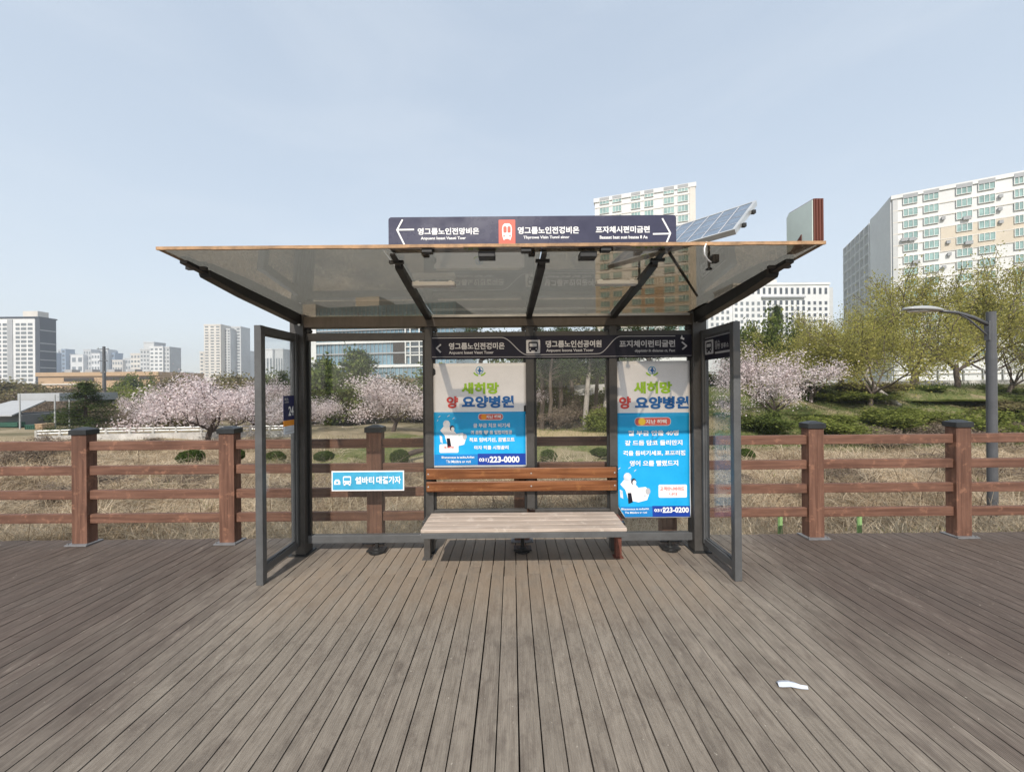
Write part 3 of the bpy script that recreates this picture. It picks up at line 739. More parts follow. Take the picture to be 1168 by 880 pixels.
def poster(label, P, right):
    """P maps poster px (of the left or right poster) on the wall"""
    u0, u1, v0, v1 = P['rect']; vm = P['split']
    q = lambda u, v: (X(u, v, YP), Z(u, v, YP))
    cx = X((u0 + u1) / 2, v1, YP)
    root = thing('poster', label, 'poster', (cx, YP, Z((u0 + u1) / 2, v1, YP)), 'hospital posters on the back glass')
    sheet(None, u0, u1, v0, v1, YP, .0012, cut=.07 if right else None).build('sheet', M['poster'], root, warp=wr, smooth=True)
    vb = P['blue_end']
    sheet(None, u0 + (.2 if right else .6), u1 - .6, vm, vb, YP - .0016, .0008, cut=.07 if right else None).build('blue_field', M['cyan'], root, warp=wr, smooth=True)
    y1, y2, y3, y4 = YP - .0030, YP - .0040, YP - .0050, YP - .0060
    # strips at the foot
    s0 = P['strip']; um = P['strip_split']
    a, c = q(u0 + (8.5 if right else 1), vb), q(um, s0); pshape([(a[0], a[1]), (c[0], a[1]), (c[0], c[1]), (a[0] - (.04 if right else 0), c[1])], y1, 'strip', 'midblue', root)
    a2, c2 = q(um, vb), q(u1 - .6, s0 + .0); pshape([(a2[0], a[1]), (c2[0], a[1]), (c2[0], c[1] + .004), (a2[0], c[1] + .004)], y1, 'strip', 'deepblue', root)
    T = lambda s, b_, m, y, bold: textpx(s, b_[0], b_[1], b_[2], b_[3], YP, M[m], root, YP - y, bold=bold, warp=wr)
    for s, bx, m, bold in P['texts']: T(s, bx, m, YP - .0066, bold)
    # emblem: blue figure in a ring between two green hands
    ex, ez = q(*P['emblem']); r = .060
    pshape(ell(ex, ez + .012, r * .62, r * .62, 20), y1, 'emblem', 'skyblue', root)
    pshape(ell(ex, ez + .012, r * .50, r * .50, 20), y2, 'emblem', 'poster', root)
    pshape([(ex - .030, ez + .018), (ex - .012, ez + .012), (ex - .002, ez + .040), (ex + .010, ez + .034), (ex + .012, ez + .014), (ex + .032, ez + .006), (ex + .008, ez - .004), (ex + .002, ez - .030), (ex - .006, ez - .004)], y3, 'emblem', 'blueletter', root)
    for s in (-1, 1):
        pts = ell(ex, ez + .012, r * 1.12, r * .98, 12, 205, 258) if s < 0 else ell(ex, ez + .012, r * 1.12, r * .98, 12, 282, 335)
        inn = ell(ex, ez + .012, r * .92, r * .70, 12, 205, 258) if s < 0 else ell(ex, ez + .012, r * .92, r * .70, 12, 282, 335)
        pshape(pts + inn[::-1], y1, 'emblem_leaf', 'lime', root)
    # badge
    bx0, bx1, bv0, bv1 = P['badge']; A, B = q(bx0, bv1), q(bx1, bv0); h = B[1] - A[1]
    pshape(rr(A[0], B[0], A[1], B[1], h * .45), y2, 'badge', 'palegrey', root)
    pshape(rr(A[0] + .006, B[0] - .006, A[1] + .006, B[1] - .006, h * .34), y3, 'badge', 'badge', root)
    pshape(ell(A[0] + h * .85, (A[1] + B[1]) / 2, h * .42, h * .42, 14), y4, 'badge_dot', 'orange' if not right else 'yellow', root)
    # picture: pale cut-out shapes, an abstract collage
    ox, oz = q(*P['pic']); k = P['picscale']
    def S(pts, m, y): pshape([(ox + p * k, oz + r_ * k) for p, r_ in pts], y, 'picture', m, root)
    S([(-.05, .10), (.02, .02), (.06, -.12), (.20, -.15), (.32, -.12), (.36, .0), (.30, .06), (.20, .05), (.14, .12), (.08, .17), (.0, .16)], 'poster', y2)
    S(ell(.05, .20, .055, .06, 14), 'palegrey', y3)
    S(ell(.135, .135, .036, .045, 12), 'navy', y3); S(ell(.145, .122, .026, .032, 12), 'poster', y4)
    S([(.05, -.02), (.10, -.02), (.12, -.15), (.06, -.17)], 'navy2', y3)
    S(ell(.33, .0, .035, .045, 12), 'greyline', y3); S(ell(.25, .015, .02, .02, 10), 'mint', y3); S(ell(.29, -.06, .02, .016, 10), 'palegrey', y3)
    S([(-.06, .03), (-.02, .01), (-.01, -.10), (-.05, -.08)], 'palegrey', y2)
    for p, r_, w in ((-.08, .30, .03), (.06, .31, .035), (.14, .27, .03), (-.10, .24, .02)): S([(p, r_), (p + w, r_ + .02), (p + w * 1.1, r_ + .035), (p + w * .2, r_ + .015)], 'palegrey', y2)
    bx0, bx1, bv0, bv1 = P['card']; A, B = q(bx0, bv1), q(bx1, bv0)
    pshape(rr(A[0], B[0], A[1], B[1], .012), y2, 'card', 'poster', root)
    return root

poster('shorter white and blue hospital poster above the bench backrest', dict(
    rect=(494.5, 600.2, 414, 532.8), split=469.5, blue_end=530.2, strip=517.5, strip_split=545, emblem=(547, 423.6),
    badge=(545.5, 574, 471, 479), pic=(506, 498), picscale=.62, card=(501.5, 523, 506, 516),
    texts=[('새히망', (526.5, 569, 436, 449), 'lime', .045), ('양', (509.5, 522.5, 451.7, 465.3), 'red', .04), ('요양병원', (527, 586, 451.2, 465), 'blueletter', .045),
           ('지난 해택', (554.5, 571.5, 473, 477), 'white', .03),
           ('글 부금 치코 비기세', (540, 581.5, 482.3, 487.2), 'white', .03), ('귀 음람 ♥ 움 일립리림공', (537, 584, 490.3, 495.2), 'white', .03),
           ('칙로 임비기신, 꿈별포트', (535.5, 587, 498.5, 503.7), 'white', .03), ('마자 릭를 시형끝리', (541, 580, 507.6, 512.2), 'white', .03),
           ('Bltananuaua ia tadte,Anlian', (504, 541, 519.7, 522.6), 'white', .02), ('Thi Mtidtra or ruti', (509, 537, 524.3, 527.4), 'white', .02),
           ('031)', (546.5, 558, 522, 527), 'white', .03), ('223-0000', (558.5, 592.5, 519.8, 527), 'white', .04),
           ('새-희망', (506, 518, 508.5, 511), 'red', .02)]), False)
poster('taller white and blue hospital poster right of the bench, its lower corner turned back', dict(
    rect=(704, 787, 411.5, 590), split=470.5, blue_end=589, strip=577, strip_split=744, emblem=(743.5, 423.4),
    badge=(723.5, 765, 475.3, 485.5), pic=(711.5, 560), picscale=.70, card=(751, 783, 552, 567),
    texts=[('새히망', (722.5, 766, 435, 448.5), 'lime', .045), ('양', (705.8, 719, 452, 466), 'red', .04), ('요양병원', (724, 785, 451.8, 466), 'blueletter', .045),
           ('지난 해택', (736, 760, 478, 483), 'white', .03),
           ('월 부금 안을 40명', (716, 773.5, 490.5, 496.5), 'white', .03), ('같 드듬 담코 들리만지', (712.5, 778, 501.5, 507.5), 'white', .03),
           ('격울 듬비기세표, 표포리점', (710.5, 781, 513.3, 519.3), 'white', .03), ('영어 으를 빨렸드지', (718, 773, 524.5, 531), 'white', .03),
           ('Bltananuaua ta tadtadtit', (708.5, 740, 578.6, 580.8), 'white', .02), ('Tta Mtidtra tr ruti', (712.5, 737.5, 582.6, 584.8), 'white', .02),
           ('031)', (746, 757, 579.6, 584), 'white', .03), ('223-0200', (755.5, 785, 577.6, 584), 'white', .04),
           ('고객만나바라드', (752.5, 780, 554.5, 559), 'red', .02), ('나다', (763, 772, 561, 564.5), 'red', .02)]), True)

# teal sticker sign on the left pane
ys = YB - .008
cs = at(419.5, 548, ys)
st = thing('glass_sign', 'small teal sign with a bus symbol stuck low on the left back pane', 'sign', (cs.x, ys, cs.z))
q = lambda u, v: (X(u, v, ys), Z(u, v, ys))
a, c = q(378.5, 559.8), q(461, 536.2)
MB().box(a[0], c[0], ys - .004, ys, a[1], c[1]).build('border', M['white'], st, .001)
MB().box(a[0] + .012, c[0] - .012, ys - .0055, ys - .0042, a[1] + .012, c[1] - .012).build('panel', M['skyblue'], st)
a, c = q(389.5, 555), q(403, 540.5)
busicon(a[0], c[0], a[1], c[1], ys - .004, st, 'skyblue', 'white', None, False)
b = MB(); k, z0 = q(381.5, 552.3)
b.prism([(k, ys - .0058, z0), (k + .06, ys - .0058, z0), (k + .06, ys - .0058, z0 + .03), (k + .046, ys - .0058, z0 + .05), (k + .014, ys - .0058, z0 + .05), (k, ys - .0058, z0 + .03)], (0, -.001, 0))
b.build('house_symbol', M['white'], st)
b = MB(); b.prism([(k + .02, ys - .0070, z0 + .012), (k + .04, ys - .0070, z0 + .012), (k + .04, ys - .0070, z0 + .03), (k + .02, ys - .0070, z0 + .03)], (0, -.0008, 0)); b.build('house_door', M['skyblue'], st)
textpx('쉘바티', 405.5, 427, 543, 551.5, ys, M['white'], st, .007, bold=.03)
textpx('대결가자', 429.5, 457.5, 542.5, 551.2, ys, M['white'], st, .007, bold=.03)

# stop number plate on the left screen glass
xs_ = XL + .0055; y1p = YB - .072 - .045; y0p = y1p - .16
c0 = Vector((xs_, (y0p + y1p) / 2, 0)); zz1, zz0 = Z(318, 451, 3.5), Z(318, 494, 3.5)
npl = thing('number_plate', 'dark blue stop number plate with an orange band on the left glass screen', 'sign', (xs_, (y0p + y1p) / 2, zz0))
cvL = lambda p: Vector((xs_ - p.y, y0p + p.x, p.z))
W_ = y1p - y0p
def lbox(x0, x1, z0, z1, y0, y1): return MB().hexa([cvL(Vector((x, y0, z))) for x, z in ((x0, z0), (x1, z0), (x1, z1), (x0, z1))], [cvL(Vector((x, y1, z))) for x, z in ((x0, z0), (x1, z0), (x1, z1), (x0, z1))])
H_ = zz1 - zz0
lbox(0, W_, zz0 + H_ * .36, zz1, 0, -.006).build('plate', M['deepblue'] if False else paint('plate navy', (.012, .014, .085), .35, .05, 4), npl)
lbox(0, W_, zz0 + H_ * .21, zz0 + H_ * .355, 0, -.006).build('orange_band', M['orange'], npl)
lbox(.004, W_, zz0, zz0 + H_ * .205, 0, -.006).build('white_panel', M['palegrey'], npl)
text('24', W_ * .42, W_ * .92, zz0 + H_ * .47, zz0 + H_ * .72, -.0075, M['white'], npl, .03, conv=cvL)
text('버스', W_ * .06, W_ * .42, zz0 + H_ * .86, zz0 + H_ * .95, -.0075, M['letter'], npl, .02, conv=cvL)
lbox(W_ * .06, W_ * .44, zz0 + H_ * .82, zz0 + H_ * .835, -.007, -.0082).build('rule_line', M['letter'], npl)
lbox(W_ * .12, W_ * .95, zz0 + H_ * .055, zz0 + H_ * .075, -.007, -.0082).build('rule_line', M['greyline'], npl)

# mint stop sign box on the right roof end
e0 = at(929.5, 224.5, RY0 + .02); e1 = at(942, 277, RY0 + .02)
bx = thing('sign_box', 'pale mint sign box with a red brown edge on the right roof end', 'sign', (Lx1 - .03, 2.35, roofz(2.3) + .01))
xa, xb = Lx1 - .060, Lx1 + .003; z0, z1 = roofz(RY0) + .012, Z(936, 224.5, RY0)
pr = [(RY0 + .015, z0), (RY0 + .015, z1), (RY0 + .215, z1 + .004), (RY0 + .235, z1 - .02), (RY0 + .235, z0)]
MB().prism([(xa + .004, y, z) for y, z in pr], (xb - xa - .008, 0, 0)).build('case', M['brown'], bx, .003)
pr2 = [(RY0 + .022, z0 + .006), (RY0 + .022, z1 - .006), (RY0 + .21, z1 - .003), (RY0 + .228, z1 - .024), (RY0 + .228, z0 + .006)]
MB().prism([(xa + .0035, y, z) for y, z in pr2], (-.004, 0, 0)).build('face', M['mint'], bx)
MB().prism([(xb - .0035, y, z) for y, z in pr2], (.004, 0, 0)).build('face', M['mint'], bx)
b = MB()
for k in range(3): b.box(xa + .014 + k * .017, xa + .022 + k * .017, RY0 + .009, RY0 + .0145, z0 + .004, z1 - .004)
b.build('edge_strip', M['brown'], bx)
MB().prism([(xa - .003, RY0 + .10, z0), (xa - .003, RY0 + .19, z0), (xa - .003, RY0 + .10, z0 + .075)], (-.004, 0, 0)).build('bracket', M['brown'], bx)

# solar panel
A, B = at(863, 229.5, 2.70), at(838.5, 262.5, 2.40)
ab = A - B; L = Vector((-ab.y, ab.x, 0)).normalized() * .95
if L.y < 0: L = -L
L = Vector((-abs(L.x), abs(L.y), 0)); L = (L - ab * (L.dot(ab) / ab.dot(ab))).normalized() * .95
N = ab.cross(L).normalized();  N = N if N.z > 0 else -N
cen = B + ab / 2 + L / 2
sol = thing('solar_panel', 'small tilted blue solar panel with a pale frame on the shelter roof', 'solar panel', (cen.x, cen.y, roofz(min(3.6, cen.y))))
def sp(a, c, h): return B + ab * a + L * c + N * h
t_ = .028
MB().hexa([sp(.02, .01, -.008), sp(.98, .01, -.008), sp(.98, .99, -.008), sp(.02, .99, -.008)], [sp(.02, .01, .004), sp(.98, .01, .004), sp(.98, .99, .004), sp(.02, .99, .004)]).build('cell_sheet', paint('blue solar cells', (.13, .17, .225), .2, .25, 14), sol)
b = MB()
for (a0, a1, c0_, c1_) in ((0, .035, 0, 1), (.965, 1, 0, 1), (.035, .965, 0, .02), (.035, .965, .98, 1)):
    b.hexa([sp(a0, c0_, -t_), sp(a1, c0_, -t_), sp(a1, c1_, -t_), sp(a0, c1_, -t_)], [sp(a0, c0_, .008), sp(a1, c0_, .008), sp(a1, c1_, .008), sp(a0, c1_, .008)])
b.build('frame', M['alu'], sol, .001)
b = MB()
for i in range(1, 4): b.hexa([sp(i / 4 - .004, .02, .0045), sp(i / 4 + .004, .02, .0045), sp(i / 4 + .004, .98, .0045), sp(i / 4 - .004, .98, .0045)], [sp(i / 4 - .004, .02, .0055), sp(i / 4 + .004, .02, .0055), sp(i / 4 + .004, .98, .0055), sp(i / 4 - .004, .98, .0055)])
for i in range(1, 9): b.hexa([sp(.04, i / 9 - .004, .0060), sp(.96, i / 9 - .004, .0060), sp(.96, i / 9 + .004, .0060), sp(.04, i / 9 + .004, .0060)], [sp(.04, i / 9 - .004, .0068), sp(.96, i / 9 - .004, .0068), sp(.96, i / 9 + .004, .0068), sp(.04, i / 9 + .004, .0068)])
b.build('cell_grid', M['greyline'], sol)
b = MB()
for c_ in (.2, .75):
    p = sp(.15, c_, -t_); yy = min(RY1 - .05, p.y); b.tube([p, (p.x, yy, roofz(yy) + .005)], .009, 8)
    b.tube([(p.x, yy, roofz(yy) + .0045), (p.x, yy, roofz(yy) + .012)], .022, 10)
for a_ in (.25, .7): b.box(sp(a_, .0, -.02).x + .004, sp(a_, .0, -.02).x + .026, sp(a_, 0, -.02).y - .012, sp(a_, 0, -.02).y + .012, sp(a_, 0, -.02).z - .012, sp(a_, 0, -.02).z + .012)
b.build('stand', M['metal_black'], sol)

# ------------------------------------------------------------------ bench
by0, by1 = 3.03, 3.43; sz = .45
bn = thing('bench', 'wooden slatted bench with a pale worn seat and glossy brown backrest inside the shelter', 'bench', (.04, 3.3, 0))
sx0, sx1 = X(479.5, 604, by0), X(715.5, 604, by0)
for i in range(4):
    w_ = (by1 - by0) / 4
    MB().box(sx0 + (.0 if i < 3 else .004), sx1, by0 + i * w_ + .003, by0 + (i + 1) * w_ - .003, sz - .028, sz + random.uniform(-.002, .002)).build('seat_plank', M['seat'], bn, .005)
b = MB(); b.box(sx0 + .004, sx1 - .004, by0 + .004, by0 + .045, sz - .075, sz - .030); b.box(sx0 + .004, sx1 - .004, by1 - .05, by1 - .006, sz - .075, sz - .030)
for xx in (sx0 + .03, 0.05, sx1 - .03): b.box(xx - .025, xx + .025, by0 + .046, by1 - .051, sz - .0745, sz - .0305)
b.build('seat_frame', M['frame'], bn, .003)
b = MB(); b.box(X(492, 620, 3.40), X(712, 620, 3.40), 3.36, 3.42, sz - .16, sz - .077); b.build('cross_beam', M['metal_black'], bn, .003)
for i, xx in enumerate((xposts[0], xposts[2])):
    b = MB(); b.box(xx - .028, xx + .028, 3.49, 3.545, .006, sz - .08); b.box(xx - .026, xx + .026, 3.425, 3.6, sz - .14, sz - .079)
    b.box(xx - .045, xx + .045, 3.475, 3.56, .0005, .007)
    b.build('leg', M['legrust'] if i else M['metal'], bn, .003)
xa, xb = X(486, 540, 3.57), X(703.5, 540, 3.57)
for v0, v1 in ((533.5, 545.8), (548.6, 560)):
    MB().box(xa, xb, 3.568, 3.594, Z(595, v1, 3.57), Z(595, v0, 3.57)).build('backrest_slat', M['slat'], bn, .006)
for xx in xposts: MB().box(xx - .03, xx + .03, 3.5945, 3.6235, Z(595, 561, 3.57), Z(595, 533, 3.57)).build('backrest_bracket', M['metal_black'], bn, .002)
for xx in (xposts[0], xposts[1], xposts[2] - .01):
    for v in (539.5, 554): MB().tube([(xx, 3.569, Z(595, v, 3.57)), (xx, 3.565, Z(595, v, 3.57))], .007, 8).build('bolt', M['lens'], bn)

# ------------------------------------------------------------------ litter
p0, p1 = onfloor(887, 780, .006), onfloor(921, 785, .006)
d = (p1 - p0); sd = Vector((-d.y, d.x, 0)).normalized()
lt = MB(); prof = [(0, .016), (.12, .022), (.4, .022), (.62, .021), (.8, .014), (1, .010)]
top_, bot_ = [], []
for t, hw in prof:
    c = p0 + d * t + sd * (.010 * math.sin(t * 3.1)); hgt = .005 + .006 * abs(math.sin(t * 4.0))
    top_.append([c + sd * hw + Vector((0, 0, hgt - .003)), c + Vector((0, 0, hgt + .006)), c - sd * hw + Vector((0, 0, hgt - .003))])
vs = [p for r_ in top_ for p in r_] + [p - Vector((0, 0, .0025)) for r_ in top_ for p in r_]; n = len(prof); fs = []
for i in range(n - 1):
    for j in range(2): 
        a = i * 3 + j; fs.append((a, a + 3, a + 4, a + 1)); fs.append((a + 3 * n, a + 1 + 3 * n, a + 4 + 3 * n, a + 3 + 3 * n))
    for j in (0, 2): fs.append((i * 3 + j, i * 3 + j + 3, i * 3 + j + 3 + 3 * n, i * 3 + j + 3 * n))
fs += [(0, 1, 1 + 3 * n, 3 * n), (1, 2, 2 + 3 * n, 1 + 3 * n)]
lt.add(vs, fs); tag(lt.build('litter', M['paper']), 'crumpled strip of white plastic lying on the deck boards', 'litter')

# ------------------------------------------------------------------ lamp post behind the fence
YL = 5.5
px = X(1131, 440, YL); gz0 = gz(px, YL); ztop = Z(1131, 355.5, YL)
lp = thing('street_lamp', 'grey street lamp with a curved arm and flat head behind the right fence', 'street lamp', (px, YL, gz0))
b = MB(); b.tube([(px, YL, gz0 - .1), (px, YL, Z(1131, 402, YL))], .055, 20); b.build('pole', M['polegrey'], lp, smooth=False)
b = MB(); b.tube([(px, YL, Z(1131, 402, YL)), (px, YL, ztop)], .050, 20); b.build('pole_top', M['polegrey'], lp)
b = MB(); b.tube([at(1129, 371, YL), at(1110, 362, YL), at(1092, 356.5, YL), at(1072, 354.5, YL)], [.028, .026, .022, .02], 10); b.build('arm', M['polegrey'], lp, smooth=True)
b = MB(); b.tube([at(1127, 383, YL), at(1117, 374, YL), at(1105, 364, YL), at(1094, 358, YL)], .012, 8)
b.box(px - .066, px - .04, YL - .03, YL + .03, Z(1131, 388, YL), Z(1131, 366, YL)); b.build('brace', M['polegrey'], lp)
# head: lens-shaped housing
hc0, hc1 = at(1032, 352.5, YL), at(1073, 354, YL)
b = MB(); vs, fs = [], []; n = 9; ring = 12
for i in range(n):
    t = i / (n - 1); c = hc0.lerp(hc1, t); wy = .11 * math.sin(math.pi * min(1, .08 + t * .86)) ** .6; hz = (.012 + .045 * math.sin(math.pi * min(.97, .1 + t * .75)))
    for k in range(ring):
        a = 2 * math.pi * k / ring; zz = math.sin(a); vs.append((c.x, c.y + math.cos(a) * wy, c.z + zz * (hz if zz > 0 else hz * .45)))
for i in range(n - 1):
    for k in range(ring): fs.append((i * ring + k, i * ring + (k + 1) % ring, (i + 1) * ring + (k + 1) % ring, (i + 1) * ring + k))
fs += [tuple(range(ring)), tuple(range((n - 1) * ring, n * ring))]
b.add(vs, fs); hd = b.build('lamp_head', M['lens'], lp, smooth=True)
c = hc0.lerp(hc1, .42); MB().prism([(c.x + math.cos(a) * .17, c.y + math.sin(a) * .065, c.z - .018) for a in [2 * math.pi * k / 14 for k in range(14)]], (0, 0, -.012)).build('lens', M['lamp'], hd)

# green stakes at the foot of the bank
for i, (u, lab) in enumerate(((890.5, 'light green stake in dry grass nearer the right glass screen'), (981, 'light green stake in dry grass midway between the two right fence posts'))):
    x_ = X(u, 600, 4.35); g = gz(x_, 4.35); b = MB(); b.box(x_ - .016, x_ + .016, 4.34, 4.35, g - .05, Z(u, 583, 4.35)); b.box(x_ - .022, x_ - .014, 4.35, 4.37, g - .05, Z(u, 583, 4.35) - .004)
    b.box(x_ - .04, x_ + .012, 4.331, 4.3395, Z(u, 588, 4.35), Z(u, 584.5, 4.35))
    tag(b.build('garden_stake', M['stake'], bevel=.002), lab, 'stake', 'green stakes behind the fence')

# ================================================================== surroundings
# ------------------------------------------------------------------ buildings
def wallmat(name, col, var=.08): return paint(name, col, .8, var, .12, 0, .2)
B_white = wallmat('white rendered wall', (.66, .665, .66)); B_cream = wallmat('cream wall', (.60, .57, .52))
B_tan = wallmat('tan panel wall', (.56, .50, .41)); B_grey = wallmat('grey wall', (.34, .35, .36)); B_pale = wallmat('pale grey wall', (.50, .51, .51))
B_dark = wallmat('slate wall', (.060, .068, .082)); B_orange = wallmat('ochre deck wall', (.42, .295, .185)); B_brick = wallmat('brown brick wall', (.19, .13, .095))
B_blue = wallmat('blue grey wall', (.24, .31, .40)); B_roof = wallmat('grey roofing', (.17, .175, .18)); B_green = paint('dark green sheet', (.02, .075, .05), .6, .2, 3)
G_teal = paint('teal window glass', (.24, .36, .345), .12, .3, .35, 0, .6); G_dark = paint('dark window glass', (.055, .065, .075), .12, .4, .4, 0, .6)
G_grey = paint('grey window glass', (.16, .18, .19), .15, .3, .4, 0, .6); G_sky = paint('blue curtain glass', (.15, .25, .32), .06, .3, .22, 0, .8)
G_black = paint('deck opening', (.045, .036, .03), .8, .2, 1)
W_frame = paint('white window frame', (.70, .70, .68), .5, .05, 3); W_grey = paint('grey window frame', (.30, .31, .32), .5, .1, 3)

def V2(x, y): return Vector((x, y, 0))
def fs(C, d, u, v=300):
    k = ray(u, v)[0]; return (k * C.y - C.x) / (d.x - k * d.y)
def zz(u, v, P): return CAMH - P.y * ray(u, v)[1]
def away(C, d):
    n = Vector((-d.y, d.x, 0)); return n if n.dot(C) > 0 else -n
def slab(C, d, s0, s1, z0, z1, o0, o1, b=None):
    """box on a facade: s along d, offsets o measured away from the camera"""
    b = b or MB(); n = away(C, d); P = lambda s, o, z: C + d * s + n * o + Vector((0, 0, z))
    return b.hexa([P(s0, o0, z0), P(s1, o0, z0), P(s1, o1, z0), P(s0, o1, z0)], [P(s0, o0, z1), P(s1, o0, z1), P(s1, o1, z1), P(s0, o1, z1)])
_wm = {}
def window_mesh(w, h, pane, frame, cols=2, fr=.085, th=.16):
    key = (round(w, 2), round(h, 2), pane.name, frame.name, cols)
    if key in _wm: return _wm[key]
    b = MB(); b.cur = 0
    b.box(-w / 2, w / 2, -th, .0, 0, fr); b.box(-w / 2, w / 2, -th, .0, h - fr, h)
    for i in range(cols + 1):
        x = -w / 2 + fr / 2 + (w - fr) * i / cols; b.box(x - fr / 2, x + fr / 2, -th, .0, fr, h - fr)
    b.cur = 1; b.box(-w / 2 + fr * .5, w / 2 - fr * .5, -th * .35, -.002, fr * .5, h - fr * .5)
    me = bpy.data.meshes.new('window'); me.from_pydata(b.v, [], b.f); me.materials.append(frame); me.materials.append(pane)
    me.polygons.foreach_set('material_index', b.mi); me.update(); _wm[key] = me; return me
def windows(root, specs, name='window', limit=100):
    """specs: (C, d, s, z, w, h, pane, frame, cols)"""
    specs = sorted(specs, key=lambda q: (q[0] + q[1] * q[2]).length - q[4] * 3)
    rest = MB()
    mats = None
    for i, (C, d, s, z, w, h, pane, frame, cols) in enumerate(specs):
        dd = d if d.x * 0 + Vector((d.y, -d.x, 0)).dot(C) < 0 else -d
        p = C + d * s; p.z = z; me = window_mesh(w, h, pane, frame, cols)
        ang = math.atan2(dd.y, dd.x)
        if i < limit:
            o = bpy.data.objects.new(name, me); COL.objects.link(o); o.parent = root
            o.location = p - Vector(root.location); o.rotation_euler = (0, 0, ang)
        else:
            mat = Matrix.Translation(p) @ Matrix.Rotation(ang, 4, 'Z')
            k = len(rest.v); rest.v += [tuple(mat @ x.co) for x in me.vertices]
            for f in me.polygons: rest.f.append([q + k for q in f.vertices]); rest.mi.append(f.material_index)
            mats = [frame, pane]
    if mats:
        o = rest.build(name, mats, root); o['kind'] = 'stuff'

# --- the big apartment block on the right (two wings meeting at a corner)
C = V2(92.2, 91); d1 = V2(.862, -.507); d2 = V2(.459, .889)
ztA = 45.7; zgA = 2.0; fl = 2.8
A_ = thing('apartment_building', 'large white apartment block with teal windows rising behind the trees at right', 'building', (C.x, C.y, zgA))
LA, LB = 50, fs(C, d2, 962, 280)
slab(C, d1, 0, LA, zgA, ztA, 0, 13).build('wall', B_white, A_)
slab(C, d2, 13.2 * 0 + .0, LB, zgA, ztA - .4, 0.02, 12).build('wall', B_pale, A_) if False else None
nB = away(C, d2)
def side(s0, s1, z0, z1, o0, o1, b=None):
    b = b or MB(); n = Vector((.889, -.459, 0)); P = lambda s, o, z: C + d2 * s + n * o + Vector((0, 0, z))
    return b.hexa([P(s0, o0, z0), P(s1, o0, z0), P(s1, o1, z0), P(s0, o1, z0)], [P(s0, o0, z1), P(s1, o0, z1), P(s1, o1, z1), P(s0, o1, z1)])
side(13.3, LB, zgA, ztA - .3, .05, 12).build('wall', B_white, A_)
side(.3, 13.2, zgA, ztA + .3, -.25, -.02).build('gable_panel', B_white, A_)
slab(C, d1, 4.0 * 0 - .3, LA, ztA, ztA + .9, -.3, 13.2).build('parapet', B_white, A_)
b = MB()
for k in range(1, 16): slab(C, d1, 0, LA, ztA - k * fl - .18, ztA - k * fl + .02, -.14, -.002, b)
b.build('floor_band', B_cream, A_)
tan0, tan1 = fs(C, d1, 1073), fs(C, d1, 1185)
slab(C, d1, tan0, tan1, ztA - 5 * fl + .04, ztA - 3 * fl - .2, -.10, -.003).build('tan_panel', B_tan, A_)
slab(C, d1, .02, .9, zgA, ztA - .2, -.12, -.003).build('corner_strip', B_pale, A_)
cols = [(1029.6, 1046.6), (1053, 1070.5), (1090, 1108.6), (1115.5, 1134.6), (1156, 1172), (1180, 1200)]
sp_ = []
for k in range(1, 15):
    z = ztA - k * fl - fl + .72 + .3
    for u0, u1 in cols:
        s0, s1 = fs(C, d1, u0, 240), fs(C, d1, u1, 240)
        sp_.append((C + Vector((d1.y, -d1.x, 0)) * .16, d1, (s0 + s1) / 2, z + fl, round(s1 - s0, 1), 1.75, G_teal, W_frame, 3))
windows(A_, sp_)
for u0, u1 in cols[:]: slab(C, d1, fs(C, d1, u0, 228), fs(C, d1, u1, 228), ztA - .35, ztA + .55, -.36, -.302).build('parapet_opening', B_grey, A_)
random.seed(5)
for k, u in ((2, 1075.5), (4, 1081), (3, 1141), (5, 1082), (2, 1140), (6, 1076), (1, 1141)):
    s = fs(C, d1, u); slab(C, d1, s - .3, s + .3, ztA - k * fl - 1.3, ztA - k * fl - .6, -.6, -.15).build('vent_unit', B_grey, A_)
for (k, u) in ((3, 1031), (3.05, 1040), (4, 1104), (2, 1102), (5, 1044)):
    s = fs(C, d1, u); slab(C, d1, s - .6, s + .6, ztA - k * fl - 2.15, ztA - k * fl - 1.4, -.75, -.3).build('air_conditioner', W_grey, A_)
# glazed balconies on the side wing
sp_ = []
for k in range(0, 14):
    z = ztA - k * fl - fl + .3
    for j in range(6):
        s = 14.8 + j * (LB - 15) / 6
        w_ = (LB - 15) / 6 * .80
        sp_.append((C + Vector((-.889, .459, 0)) * .0, d2, s + w_ / 2, z, round(w_, 1), 2.2, G_grey, W_frame, 4))
windows(A_, sp_, 'balcony_window')
for j in range(7):
    s = 13.9 + j * (LB - 15) / 6; side(s, s + .45, zgA, ztA - .3, -.3, .03).build('pilaster', B_white, A_)
b = MB()
for k in range(1, 15): side(13.9, LB, ztA - k * fl - .12, ztA - k * fl + .12, -.24, .03, b)
b.build('floor_band', B_white, A_)

# --- apartment tower behind the roof sign
Cb = V2(51.5, 105); db = V2(.946, -.324); ztB = 57.8
T_ = thing('apartment_building', 'pale apartment tower rising behind the roof sign and the smoked roof panes', 'building', (Cb.x, Cb.y, 0))
slab(Cb, db, -27.5, 0, 0, ztB - 1.2, 0, 13).build('wall', B_white, T_)
slab(Cb, db, -27.8, .25, ztB - 1.2, ztB, -.3, 13.2).build('parapet', B_white, T_)
sR = fs(Cb, db, 786.5, 240)
slab(Cb, db, sR, .05, 0, ztB - 1.3, -.2, -.003).build('tan_strip', B_cream, T_)
b = MB()
for k in range(1, 20): slab(Cb, db, -27.5, 0, ztB - k * fl - .15, ztB - k * fl + .03, -.13, -.002, b)
b.build('floor_band', B_cream, T_)
slab(Cb, db, -27.4, sR - .1, ztB - 14 * fl, ztB - 9 * fl - .2, -.10, -.003).build('tan_panel', B_tan, T_)
